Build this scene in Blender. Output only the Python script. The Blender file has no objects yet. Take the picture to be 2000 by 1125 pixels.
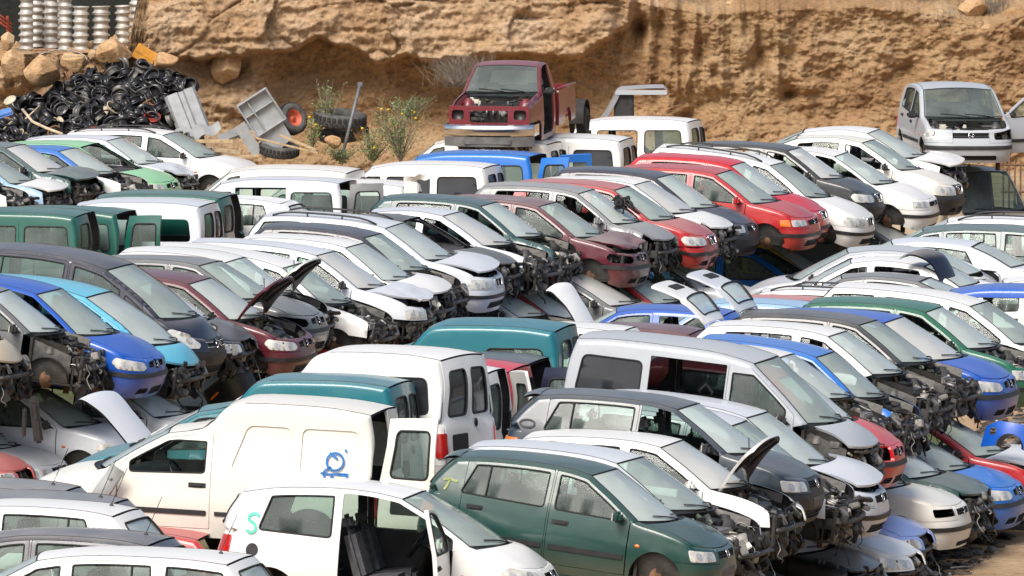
"""A scrapyard of stacked wrecks below a clay cliff."""
import bpy, bmesh, math, random
import numpy as np
from mathutils import Vector, Matrix, noise
from mathutils.geometry import delaunay_2d_cdt
SC = bpy.context.scene
COL = SC.collection
PI = math.pi
V = Vector
def R(d): return math.radians(d)

# ------------------------------------------------------------------ materials
MATS = {}
def newmat(name):
    m = bpy.data.materials.new(name); m.use_nodes = True
    nt = m.node_tree; b = nt.nodes['Principled BSDF']
    return m, nt, b
def nd(nt, t, **kw):
    n = nt.nodes.new(t)
    for k, v in kw.items():
        if k in n.inputs: n.inputs[k].default_value = v
        else: setattr(n, k, v)
    return n
def ln(nt, a, b): nt.links.new(a, b)
def ramp(nt, fac, pts):
    r = nt.nodes.new('ShaderNodeValToRGB')
    e = r.color_ramp.elements
    while len(e) < len(pts): e.new(0.5)
    for i, (p, c) in enumerate(pts):
        e[i].position = p; e[i].color = c if len(c) == 4 else (*c, 1)
    ln(nt, fac, r.inputs[0]); return r
def simple(name, col, rough=.6, metal=0, var=.25, scale=6, bump=0, spec=.5, coat=0):
    if name in MATS: return MATS[name]
    m, nt, b = newmat(name)
    tc = nd(nt, 'ShaderNodeTexCoord')
    n = nd(nt, 'ShaderNodeTexNoise', Scale=scale, Detail=6.0)
    ln(nt, tc.outputs['Object'], n.inputs['Vector'])
    lo = tuple(c * (1 - var) for c in col); hi = tuple(min(1, c * (1 + var)) for c in col)
    r = ramp(nt, n.outputs['Fac'], [(.3, lo), (.7, hi)])
    ln(nt, r.outputs[0], b.inputs['Base Color'])
    b.inputs['Roughness'].default_value = rough; b.inputs['Metallic'].default_value = metal
    b.inputs['Specular IOR Level'].default_value = spec; b.inputs['Coat Weight'].default_value = coat
    if bump:
        bm_ = nd(nt, 'ShaderNodeBump', Strength=bump, Distance=.02)
        ln(nt, n.outputs['Fac'], bm_.inputs['Height']); ln(nt, bm_.outputs[0], b.inputs['Normal'])
    MATS[name] = m; return m

DUSTC = (.43, .41, .375)
def paint(col, dust=.5, rough=.26, mud=True):
    """car paint under a coat of settled dust: dust lies on faces that look up, in a patchy layer"""
    key = ('paint', tuple(col), dust, mud)
    if key in MATS: return MATS[key]
    m, nt, b = newmat('car_paint')
    tc = nd(nt, 'ShaderNodeTexCoord'); oi = nd(nt, 'ShaderNodeObjectInfo')
    off = nd(nt, 'ShaderNodeVectorMath', operation='ADD'); sc = nd(nt, 'ShaderNodeVectorMath', operation='SCALE')
    ln(nt, oi.outputs['Location'], sc.inputs[0]); sc.inputs['Scale'].default_value = .37
    ln(nt, tc.outputs['Object'], off.inputs[0]); ln(nt, sc.outputs[0], off.inputs[1])
    n1 = nd(nt, 'ShaderNodeTexNoise', Scale=1.6, Detail=7.0, Roughness=.62); ln(nt, off.outputs[0], n1.inputs['Vector'])
    n2 = nd(nt, 'ShaderNodeTexNoise', Scale=22.0, Detail=5.0, Roughness=.7); ln(nt, off.outputs[0], n2.inputs['Vector'])
    g = nd(nt, 'ShaderNodeNewGeometry'); sx = nd(nt, 'ShaderNodeSeparateXYZ'); ln(nt, g.outputs['Normal'], sx.inputs[0])
    up = nd(nt, 'ShaderNodeMapRange', interpolation_type='SMOOTHSTEP'); ln(nt, sx.outputs['Z'], up.inputs['Value'])
    for k, v in (('From Min', .5), ('From Max', .98), ('To Min', .0), ('To Max', .85)): up.inputs[k].default_value = v
    pat = nd(nt, 'ShaderNodeMapRange'); ln(nt, n1.outputs['Fac'], pat.inputs['Value'])
    for k, v in (('From Min', .3), ('From Max', .7), ('To Min', .55), ('To Max', 1.1)): pat.inputs[k].default_value = v
    mul = nd(nt, 'ShaderNodeMath', operation='MULTIPLY'); ln(nt, up.outputs[0], mul.inputs[0]); ln(nt, pat.outputs[0], mul.inputs[1])
    mu2 = nd(nt, 'ShaderNodeMath', operation='MULTIPLY', use_clamp=True); ln(nt, mul.outputs[0], mu2.inputs[0]); mu2.inputs[1].default_value = dust * .72
    # grime streaks and blotches of rusty dirt
    gr = ramp(nt, n2.outputs['Fac'], [(.52, (0, 0, 0)), (.78, (.35, .35, .35))])
    mixg = nd(nt, 'ShaderNodeMix', data_type='RGBA'); ln(nt, gr.outputs[0], mixg.inputs['Factor'])
    mixg.inputs[6].default_value = (*col, 1); mixg.inputs[7].default_value = (*[c * .72 + .02 for c in col], 1)
    mix = nd(nt, 'ShaderNodeMix', data_type='RGBA'); ln(nt, mu2.outputs[0], mix.inputs['Factor'])
    so = nd(nt, 'ShaderNodeSeparateXYZ'); ln(nt, tc.outputs['Object'], so.inputs[0])
    mz = nd(nt, 'ShaderNodeMapRange', interpolation_type='SMOOTHSTEP'); ln(nt, so.outputs['Z'], mz.inputs['Value'])
    for k, v in (('From Min', .62), ('From Max', .22), ('To Min', 0.0), ('To Max', .5 if mud else 0)): mz.inputs[k].default_value = v
    mn = nd(nt, 'ShaderNodeMath', operation='MULTIPLY', use_clamp=True); ln(nt, mz.outputs[0], mn.inputs[0]); ln(nt, n1.outputs['Fac'], mn.inputs[1])
    mxm = nd(nt, 'ShaderNodeMix', data_type='RGBA'); ln(nt, mn.outputs[0], mxm.inputs['Factor']); ln(nt, mixg.outputs[2], mxm.inputs[6]); mxm.inputs[7].default_value = (.24, .17, .10, 1)
    ln(nt, mxm.outputs[2], mix.inputs[6]); mix.inputs[7].default_value = (*DUSTC, 1)
    ln(nt, mix.outputs[2], b.inputs['Base Color'])
    rr = nd(nt, 'ShaderNodeMapRange'); ln(nt, mu2.outputs[0], rr.inputs['Value']); rr.inputs['To Min'].default_value = rough; rr.inputs['To Max'].default_value = .85
    rn = nd(nt, 'ShaderNodeMath', operation='MULTIPLY_ADD'); ln(nt, n2.outputs['Fac'], rn.inputs[0]); rn.inputs[1].default_value = .25; ln(nt, rr.outputs[0], rn.inputs[2])
    ln(nt, rn.outputs[0], b.inputs['Roughness'])
    ct = nd(nt, 'ShaderNodeMapRange'); ln(nt, mu2.outputs[0], ct.inputs['Value']); ct.inputs['To Min'].default_value = .45; ct.inputs['To Max'].default_value = .0
    ln(nt, ct.outputs[0], b.inputs['Coat Weight']); b.inputs['Coat Roughness'].default_value = .12
    # gentle dents
    nb = nd(nt, 'ShaderNodeTexNoise', Scale=2.3, Detail=2.0); ln(nt, off.outputs[0], nb.inputs['Vector'])
    bp = nd(nt, 'ShaderNodeBump', Strength=.22, Distance=.06); ln(nt, nb.outputs['Fac'], bp.inputs['Height']); ln(nt, bp.outputs[0], b.inputs['Normal'])
    MATS[key] = m; return m

def glassmat(name, tint, clear, dustc, rough=.05):
    if name in MATS: return MATS[name]
    m, nt, b = newmat(name)
    out = nt.nodes['Material Output']
    tr = nd(nt, 'ShaderNodeBsdfTransparent'); tr.inputs[0].default_value = (*tint, 1)
    b.inputs['Base Color'].default_value = (*dustc, 1); b.inputs['Roughness'].default_value = .35
    b.inputs['Coat Weight'].default_value = 1.0; b.inputs['Coat Roughness'].default_value = rough
    tc = nd(nt, 'ShaderNodeTexCoord'); n = nd(nt, 'ShaderNodeTexNoise', Scale=1.6, Detail=4.0, Roughness=.55)
    ln(nt, tc.outputs['Object'], n.inputs['Vector'])
    mr = nd(nt, 'ShaderNodeMapRange'); ln(nt, n.outputs['Fac'], mr.inputs['Value'])
    for k, v in (('From Min', .3), ('From Max', .7), ('To Min', min(1, 1 - clear + .09)), ('To Max', max(0, 1 - clear - .09))): mr.inputs[k].default_value = v
    mx = nd(nt, 'ShaderNodeMixShader'); ln(nt, mr.outputs[0], mx.inputs[0]); ln(nt, tr.outputs[0], mx.inputs[1]); ln(nt, b.outputs[0], mx.inputs[2])
    ln(nt, mx.outputs[0], out.inputs[0])
    MATS[name] = m; return m

M_WS = glassmat('windshield_glass', (.74, .88, .81), .30, (.66, .73, .68))
M_WSC = glassmat('windshield_clear', (.72, .88, .80), .46, (.62, .71, .65))
M_WSD = glassmat('windshield_dusty', (.74, .82, .76), .15, (.64, .64, .59))
M_WSX = glassmat('windshield_bare', (.66, .80, .74), .74, (.36, .42, .40))
M_SG = glassmat('side_glass', (.62, .78, .71), .74, (.30, .37, .35))
M_TG = glassmat('tinted_glass', (.10, .12, .14), .45, (.045, .05, .06))
M_BLK = simple('black_plastic', (.025, .025, .027), .55, var=.4, scale=9)
M_RUB = simple('black_rubber', (.02, .02, .021), .8)
M_TRIM = simple('interior_trim', (.055, .055, .06), .8, var=.3)
M_SEAT = simple('seat_cloth', (.07, .07, .078), .95, var=.35, scale=12)
M_DARK = simple('underbody_dirt', (.03, .028, .026), .9, var=.5, scale=5)
M_METAL = simple('dirty_alloy', (.30, .29, .27), .45, .6, var=.5, scale=8, bump=.3)
M_STEEL = simple('grimy_steel', (.065, .062, .058), .5, .4, var=.5, scale=7, bump=.3)
M_RUST = simple('rusty_steel', (.16, .085, .045), .85, .1, var=.5, scale=9, bump=.4)
M_GREASE = simple('greasy_black', (.022, .02, .019), .45, var=.5, scale=10, bump=.4)
M_HEAD = simple('headlight_lens', (.62, .61, .56), .12, .15, var=.22, scale=14, coat=1)
M_REFL = simple('lamp_reflector', (.50, .50, .48), .15, .4, var=.3, scale=30, coat=1)
M_CHROME = simple('chrome', (.75, .75, .75), .14, 1, var=.1)
M_RED = simple('red_lens', (.45, .012, .01), .15, coat=1, var=.2)
M_ORANGE = simple('orange_lens', (.75, .17, .01), .15, coat=1, var=.15)
M_WHITEP = simple('yellowed_plastic', (.55, .53, .44), .5, var=.25)
M_TYRE = simple('tyre_rubber', (.03, .029, .028), .85, var=.4, scale=10)
M_GREYP = simple('grey_plastic', (.12, .12, .12), .7, var=.3)

# ------------------------------------------------------------------ mesh builder
class MB:
    def __init__(s): s.v = []; s.f = []; s.m = []; s.s = []
    def add(s, vs, fs, mi=0, smooth=True):
        b = len(s.v); s.v.extend([tuple(p) for p in vs])
        for f in fs: s.f.append(tuple(b + i for i in f)); s.m.append(mi); s.s.append(smooth)
    def grid(s, f, nu, nv, mi=0, smooth=True, flip=False):
        vs = [f(i / nu, j / nv) for i in range(nu + 1) for j in range(nv + 1)]; w = nv + 1
        fs = [(i * w + j, (i + 1) * w + j, (i + 1) * w + j + 1, i * w + j + 1) for i in range(nu) for j in range(nv)]
        if flip: fs = [tuple(reversed(q)) for q in fs]
        s.add(vs, fs, mi, smooth)
    def box(s, c, d, rot=None, mi=0, ch=0.0, taper=1.0):
        """box with chamfered edges, centre c, size d"""
        bm = bmesh.new(); bmesh.ops.create_cube(bm, size=1)
        for v in bm.verts:
            t = taper if v.co.z > 0 else 1
            v.co = V((v.co.x * d[0] * t, v.co.y * d[1] * t, v.co.z * d[2]))
        if ch: bmesh.ops.bevel(bm, geom=bm.edges[:], offset=ch, segments=2, affect='EDGES', clamp_overlap=True)
        m = (rot.to_matrix() if rot is not None and hasattr(rot, 'to_matrix') else Matrix.Identity(3))
        bm.verts.index_update()
        s.add([m @ v.co + V(c) for v in bm.verts], [[v.index for v in f.verts] for f in bm.faces], mi, False); bm.free()
    def tube(s, pts, r, n=6, mi=0, cap=True, r1=None):
        pts = [V(p) for p in pts]
        if len(pts) < 2: return
        vs = []; fs = []; prev = None; L = len(pts)
        for i, p in enumerate(pts):
            t = (pts[min(i + 1, L - 1)] - pts[max(i - 1, 0)])
            if t.length < 1e-9: t = V((0, 0, 1))
            t.normalize()
            a = prev if prev is not None else (V((0, 0, 1)) if abs(t.z) < .9 else V((1, 0, 0)))
            x = (a - t * a.dot(t)); x = x.normalized() if x.length > 1e-6 else t.orthogonal().normalized(); prev = x; y = t.cross(x)
            rr = r if r1 is None else r + (r1 - r) * i / (L - 1)
            vs += [p + (x * math.cos(2 * PI * k / n) + y * math.sin(2 * PI * k / n)) * rr for k in range(n)]
        for i in range(L - 1):
            for k in range(n): fs.append((i * n + k, i * n + (k + 1) % n, (i + 1) * n + (k + 1) % n, (i + 1) * n + k))
        if cap: fs += [tuple(range(n))[::-1], tuple((L - 1) * n + k for k in range(n))]
        s.add(vs, fs, mi, True)
    def lathe(s, prof, n=20, mat=None, mi=0, mis=None, closed=False):
        """profile (r, h) turned about z"""
        m = mat or Matrix.Identity(4); k = len(prof)
        vs = [m @ V((r * math.cos(2 * PI * i / n), r * math.sin(2 * PI * i / n), h)) for i in range(n) for r, h in prof]
        for j in range(k if closed else k - 1):
            q = (j + 1) % k
            b = len(s.v)
            fs = [(i * k + j, ((i + 1) % n) * k + j, ((i + 1) % n) * k + q, i * k + q) for i in range(n)]
            if j == 0: s.v.extend([tuple(p) for p in vs]); base = b
            for f in fs: s.f.append(tuple(base + i for i in f)); s.m.append(mis[j] if mis else mi); s.s.append(True)
    def blob(s, c, d, seed=0, amp=.25, sub=2, mi=0, smooth=True, freq=1.0):
        bm = bmesh.new(); bmesh.ops.create_icosphere(bm, subdivisions=sub, radius=1)
        o = V((seed * 7.3, seed * 3.1, seed * 5.7))
        for v in bm.verts:
            n = noise.fractal(v.co * freq + o, 1.0, 2.0, 4)
            v.co = V((v.co.x * d[0], v.co.y * d[1], v.co.z * d[2])) * (1 + amp * n)
        bm.verts.index_update()
        s.add([v.co + V(c) for v in bm.verts], [[v.index for v in f.verts] for f in bm.faces], mi, smooth); bm.free()
    def mesh(s, name, mats):
        me = bpy.data.meshes.new(name)
        me.from_pydata(s.v, [], s.f)
        for m in mats: me.materials.append(m)
        me.polygons.foreach_set('material_index', s.m); me.polygons.foreach_set('use_smooth', s.s)
        me.update(); return me
    def obj(s, name, mats, parent=None, loc=None):
        if not isinstance(mats, (list, tuple)): mats = [mats]
        o = bpy.data.objects.new(name, s.mesh(name, mats)); COL.objects.link(o)
        if parent: o.parent = parent
        if loc: o.location = loc
        return o
def inst(name, me, parent, mat0=None):
    o = bpy.data.objects.new(name, me); COL.objects.link(o); o.parent = parent
    if mat0 is not None and len(me.materials):
        o.material_slots[0].link = 'OBJECT'; o.material_slots[0].material = mat0
    return o
def empty(name, loc=(0, 0, 0), rz=0, label=None, cat=None, group=None):
    o = bpy.data.objects.new(name, None); COL.objects.link(o); o.location = loc; o.rotation_euler = (0, 0, rz); o.empty_display_size = .2
    tag(o, label, cat, group); return o
def tag(o, label=None, cat=None, group=None, kind=None):
    for k, v in (('label', label), ('category', cat), ('group', group), ('kind', kind)):
        if v: o[k] = v
    return o

# ------------------------------------------------------------------ 2D helpers
def pl(pts):
    xs = [p[0] for p in pts]; ys = [p[1] for p in pts]
    def f(x):
        if x <= xs[0]: return ys[0]
        for i in range(1, len(xs)):
            if x <= xs[i]: return ys[i - 1] + (ys[i] - ys[i - 1]) * (x - xs[i - 1]) / (xs[i] - xs[i - 1] + 1e-12)
        return ys[-1]
    return f
def smooth01(t): t = max(0, min(1, t)); return t * t * (3 - 2 * t)
def rpoly(pts, r, k=4):
    """round the corners of a closed polygon"""
    out = []; n = len(pts)
    for i in range(n):
        p = V(pts[i][:2]); a = V(pts[i - 1][:2]) - p; b = V(pts[(i + 1) % n][:2]) - p
        rr = min(pts[i][2] if len(pts[i]) > 2 else r, a.length * .45, b.length * .45)
        if a.length < 1e-6 or b.length < 1e-6 or rr < .004: out.append(tuple(p)); continue
        q0 = p + a.normalized() * rr; q1 = p + b.normalized() * rr
        for j in range(k + 1):
            t = j / k; out.append(tuple(q0 * (1 - t) ** 2 + p * 2 * t * (1 - t) + q1 * t * t))
    return out
def resample(poly, ds):
    out = []; n = len(poly)
    for i in range(n):
        a = poly[i]; b = poly[(i + 1) % n]; L = math.hypot(b[0] - a[0], b[1] - a[1])
        if L < 1e-5: continue
        k = max(1, math.ceil(L / ds))
        for j in range(k): out.append((a[0] + (b[0] - a[0]) * j / k, a[1] + (b[1] - a[1]) * j / k))
    return out
def inside(P, loop):
    P = np.asarray(P); L = np.asarray(loop); x, y = P[:, 0:1], P[:, 1:2]
    x0, y0 = L[:, 0], L[:, 1]; x1, y1 = np.roll(x0, -1), np.roll(y0, -1)
    c = ((y0 > y) != (y1 > y)) & (x < (x1 - x0) * (y - y0) / (y1 - y0 + 1e-15) + x0)
    return (c.sum(1) % 2) == 1
def fill(mb, outer, holes, fm, ds=.09, depth=.03, mi=0, mr=None, inner=None, hole_mr=None, extra=None):
    """mesh a polygon with holes, mapped by fm(a, b, depth); edges are turned in by depth"""
    loops = [resample(outer, ds * .7)] + [resample(h, ds * .7) for h in holes]
    pts = []; edges = []
    for L in loops:
        b = len(pts); n = len(L); pts += L; edges += [(b + i, b + (i + 1) % n) for i in range(n)]
    A = np.array(pts); lo = A.min(0); hi = A.max(0)
    gx, gy = np.meshgrid(np.arange(lo[0] + ds / 2, hi[0], ds), np.arange(lo[1] + ds / 2, hi[1], ds)); G = np.stack([gx.ravel(), gy.ravel()], 1)
    if len(G):
        ok = inside(G, loops[0])
        for h in loops[1:]: ok &= ~inside(G, h)
        G = G[ok]
        if len(G):
            d = np.sqrt(((G[:, None, :] - A[None]) ** 2).sum(2)).min(1); G = G[d > ds * .5]
    if extra is not None and len(extra):
        E = np.asarray(extra); ok = inside(E, loops[0])
        for h in loops[1:]: ok &= ~inside(E, h)
        E = E[ok]
        if len(E):
            d = np.sqrt(((E[:, None, :] - A[None]) ** 2).sum(2)).min(1); E = E[d > .006]
        if len(E):
            if len(G):
                d = np.sqrt(((G[:, None, :] - E[None]) ** 2).sum(2)).min(1); G = G[d > .03]
            G = np.concatenate([G, E]) if len(G) else E
    allp = [V(p) for p in pts] + [V((float(p[0]), float(p[1]))) for p in G]
    r = delaunay_2d_cdt(allp, edges, [], 0, 1e-6)
    vs, fs = r[0], r[2]
    C = np.array([[sum(vs[i][k] for i in f) / len(f) for k in (0, 1)] for f in fs])
    ok = inside(C, loops[0])
    for h in loops[1:]: ok &= ~inside(C, h)
    fs = [f for f, o in zip(fs, ok) if o]
    mb.add([fm(p[0], p[1], 0) for p in vs], fs, mi)
    if inner is not None: mb.add([fm(p[0], p[1], depth) for p in vs], [tuple(reversed(f)) for f in fs], inner)
    if depth:
        for li, L in enumerate(loops):
            n = len(L); q = [fm(p[0], p[1], 0) for p in L] + [fm(p[0], p[1], depth) for p in L]
            mm = (mr if mr is not None else mi) if li == 0 or hole_mr is None else hole_mr
            mb.add(q, [(i, (i + 1) % n, n + (i + 1) % n, n + i) for i in range(n)], mm)

# ------------------------------------------------------------------ car shapes
def catmull(pts, k=6):
    if len(pts) < 3: return list(pts)
    P = [pts[0]] + list(pts) + [pts[-1]]; out = []
    for i in range(1, len(P) - 2):
        p0, p1, p2, p3 = [V(p) for p in P[i - 1:i + 3]]
        for j in range(k):
            t = j / k
            out.append(tuple(.5 * (2 * p1 + (p2 - p0) * t + (2 * p0 - 5 * p1 + 4 * p2 - p3) * t * t + (3 * p1 - p0 - 3 * p2 + p3) * t ** 3)))
    out.append(tuple(pts[-1])); return out

def arc_table(rc, hw, n, k=60):
    ys = [math.cos(PI / 2 * i / k) for i in range(k + 1)]; out = []; L = 0; pv = None
    for Y in ys:
        Y = max(0, min(1, Y)); X = max(0, 1 - Y ** n) ** (1 / n); p = (rc * X, hw * Y)
        if pv: L += math.hypot(p[0] - pv[0], p[1] - pv[1])
        out.append((L, X, Y)); pv = p
    return out
def arc_at(tab, s):
    s = max(0, min(s, tab[-1][0]))
    lo, hi = 0, len(tab) - 1
    while hi - lo > 1:
        m = (lo + hi) // 2
        if tab[m][0] <= s: lo = m
        else: hi = m
    a, b = tab[lo], tab[hi]; t = (s - a[0]) / (b[0] - a[0] + 1e-12)
    return a[1] + (b[1] - a[1]) * t, a[2] + (b[2] - a[2]) * t

class Shape:
    def __init__(s, T):
        s.T = T; W2 = T['W'] / 2
        hwp = pl(T['hw']); s.hw = lambda z: W2 * hwp(z)
        s.xf = pl(T['xf']); s.xr = pl(T['xr']); s.xF = max(p[1] for p in T['xf']); s.xR = min(p[1] for p in T['xr'])
        s.rcf = T.get('rcf', .42); s.nf = T.get('nf', 2.7); s.rcr = T.get('rcr', .22); s.nr = T.get('nr', 3.6)
        s.a = s.xF - s.rcf; s.b = s.xR + s.rcr; s.half = (s.xF - s.xR) / 2; s.mid = (s.xF + s.xR) / 2
        s.tf = arc_table(s.rcf, W2 * .95, s.nf); s.tr = arc_table(s.rcr, W2 * .95, s.nr)
        s.S = s.a + s.tf[-1][0]; s.Sr = s.b - s.tr[-1][0]
        secs = T['out']; s.sec = {}; ol = []
        for nm, pts in secs:
            d = catmull(pts); s.sec[nm] = d; ol += d if not ol else d[1:]
        s.body_ol = ol
        hc = ol[-1]; s.zn = T['zn']; s.hc = hc
        nose = [(hc[0] + (s.S - hc[0]) * t, s.zn + (hc[1] - s.zn) * (1 - t) ** 1.6) for t in [i / 14 for i in range(1, 15)]]
        s.nose = [hc] + nose
        r0 = ol[0]
        s.full = [(s.Sr, r0[1])] + ol + nose
        s.fa = np.array(s.full)
        s.r = T.get('roll', .055)
        xs = [p[0] for p in ol]; zs = [p[1] for p in ol]
        s._xs, s._zs = xs, zs
        s.belt = pl(T['belt'])
        s.bow = T['bow']
        s.zr0 = r0[1]
    def roll_pts(s):
        """rows of points just inside the shoulder line, so that its rounding is meshed smoothly"""
        L = resample([tuple(p) for p in s.full] + [(s.full[-1][0], -1), (s.full[0][0], -1)], .05); out = []
        for i in range(len(L)):
            a = V(L[i - 1]); b = V(L[(i + 1) % len(L)]); t = b - a
            if t.length < 1e-6 or L[i][1] < .3: continue
            n_ = V((t.y, -t.x)).normalized()
            for d in (.010, .024, .040, .056, .078): out.append((L[i][0] + n_.x * d, L[i][1] + n_.y * d))
        return out
    def zt(s, x): return float(np.interp(x, s._xs, s._zs))
    def zoff(s, x, d):
        sl = (s.zt(x + .02) - s.zt(x - .02)) / .04
        return s.zt(x) - d * min(2.2, math.sqrt(1 + sl * sl))
    def P_side(s, x): return 1 - .045 * ((x - s.mid) / s.half) ** 2
    def plan(s, q, z):
        h = s.hw(z)
        if q > s.a:
            X, Y = arc_at(s.tf, q - s.a); h *= s.P_side(s.a); x = s.a + s.rcf * X; y = h * Y
            nx, ny = X ** (s.nf - 1) / s.rcf, Y ** (s.nf - 1) / h
        elif q < s.b:
            X, Y = arc_at(s.tr, s.b - q); h *= s.P_side(s.b); x = s.b - s.rcr * X; y = h * Y
            nx, ny = -X ** (s.nr - 1) / s.rcr, Y ** (s.nr - 1) / h
        else: x = q; y = h * s.P_side(q); nx, ny = 0, 1
        L = math.hypot(nx, ny) or 1
        rf = smooth01((q - s.a + .55) / .8)
        zz = min(z, s.zr0)
        rr = smooth01((s.b + .35 - q) / .5) if z < s.zr0 + .001 else 0
        x += (s.xf(z) - s.xF) * rf + (s.xr(zz) - s.xR) * rr
        return x, y, nx / L, ny / L
    def odist(s, q, z):
        A = s.fa[:-1]; B = s.fa[1:]; d = B - A; w = np.array((q, z)) - A
        t = np.clip((w * d).sum(1) / ((d * d).sum(1) + 1e-12), 0, 1)
        return float(np.sqrt(((w - d * t[:, None]) ** 2).sum(1).min()))
    def P(s, q, z, depth=0, sg=-1):
        d = s.odist(q, z); r = s.r
        roll = r - math.sqrt(max(0, r * r - (r - d) ** 2)) if d < r else 0
        x, y, nx, ny = s.plan(q, z); e = depth + roll
        # character crease: a soft swell along the flank
        e -= .008 * math.exp(-((z - .62) / .07) ** 2)
        return V((x - nx * e, sg * (y - ny * e), z))
    def side(s, sg): return lambda a, b, d=0: s.P(a, b, d, sg)
    def front(s): return lambda u, z, d=0: s.P(s.S - abs(u), z, d, -1 if u < 0 else 1)
    def rearw(s): return lambda u, z, d=0: s.P(s.Sr + abs(u), z, d, -1 if u < 0 else 1)
    def bowat(s, x):
        b = s.bow; xs = [k[0] for k in b]
        return float(np.interp(x, xs, [k[1] for k in b])), float(np.interp(x, xs, [k[2] for k in b]))
    def cross(s, pt, v, q=2.0, drop=0):
        E = s.P(pt[0], pt[1], 0, 1); bx, bz = s.bowat(pt[0]); k = 1 - abs(v) ** q
        return V((E.x + bx * k, v * E.y, E.z + bz * (1 - v * v) - drop))
    def along(s, nm):
        d = s.sec[nm]; L = [0]
        for i in range(1, len(d)): L.append(L[-1] + math.dist(d[i], d[i - 1]))
        return lambda t: (float(np.interp(t * L[-1], L, [p[0] for p in d])), float(np.interp(t * L[-1], L, [p[1] for p in d])))
    def rear(s, v, z, depth=0):
        """rear face: lower wrap and, above the deck line, the leaning panel of the rear screen"""
        if z <= s.zr0 or 'glass' not in s.sec or s.T.get('sedan'):
            Y = min(.999, abs(v) * .93); X = (1 - Y ** s.nr) ** (1 / s.nr)
            x = s.b - s.rcr * X + (s.xr(min(z, s.zr0)) - s.xR); E = s.hw(z) * s.P_side(s.b) * .93
            return V((x + depth, v * E, z))
        d = s.sec['glass']; x = float(np.interp(z, [p[1] for p in d], [p[0] for p in d])); E = s.P(x, z, 0, 1)
        bx, bz = s.bowat(x); k = 1 - abs(v) ** 3
        return V((E.x + bx * k + depth * .9, v * E.y, z + bz * (1 - v * v) - depth * .35))
    def hood(s, t, v):
        f = s.along('hood'); pe = f(t); h0 = s.sec['hood'][0]
        C = s.cross(h0, v); n = s.nose[-1]
        u = abs(v) * (s.S - s.hc[0]); q = s.S - u
        zz = float(np.interp(q, [p[0] for p in s.nose], [p[1] for p in s.nose]))
        N = s.P(q, zz, 0, 1); N.y *= 1 if v >= 0 else -1
        E0 = s.P(h0[0], h0[1], 0, 1); E1 = s.P(s.hc[0], s.hc[1], 0, 1); E = s.P(pe[0], pe[1], 0, 1)
        D = E - (E0 * (1 - t) + E1 * t); w = abs(v) ** 3
        p = C * (1 - t) + N * t + V((D.x * w, D.y * w * (1 if v >= 0 else -1), D.z * w))
        p.z += s.T.get('hbulge', .05) * 4 * t * (1 - t) * (1 - w) * (.75 + .25 * math.cos(v * 4.2))
        return p

def circ(cx, cz, r, a0, a1, k=14): return [(cx + r * math.cos(a0 + (a1 - a0) * i / k), cz + r * math.sin(a0 + (a1 - a0) * i / k)) for i in range(k + 1)]

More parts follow.
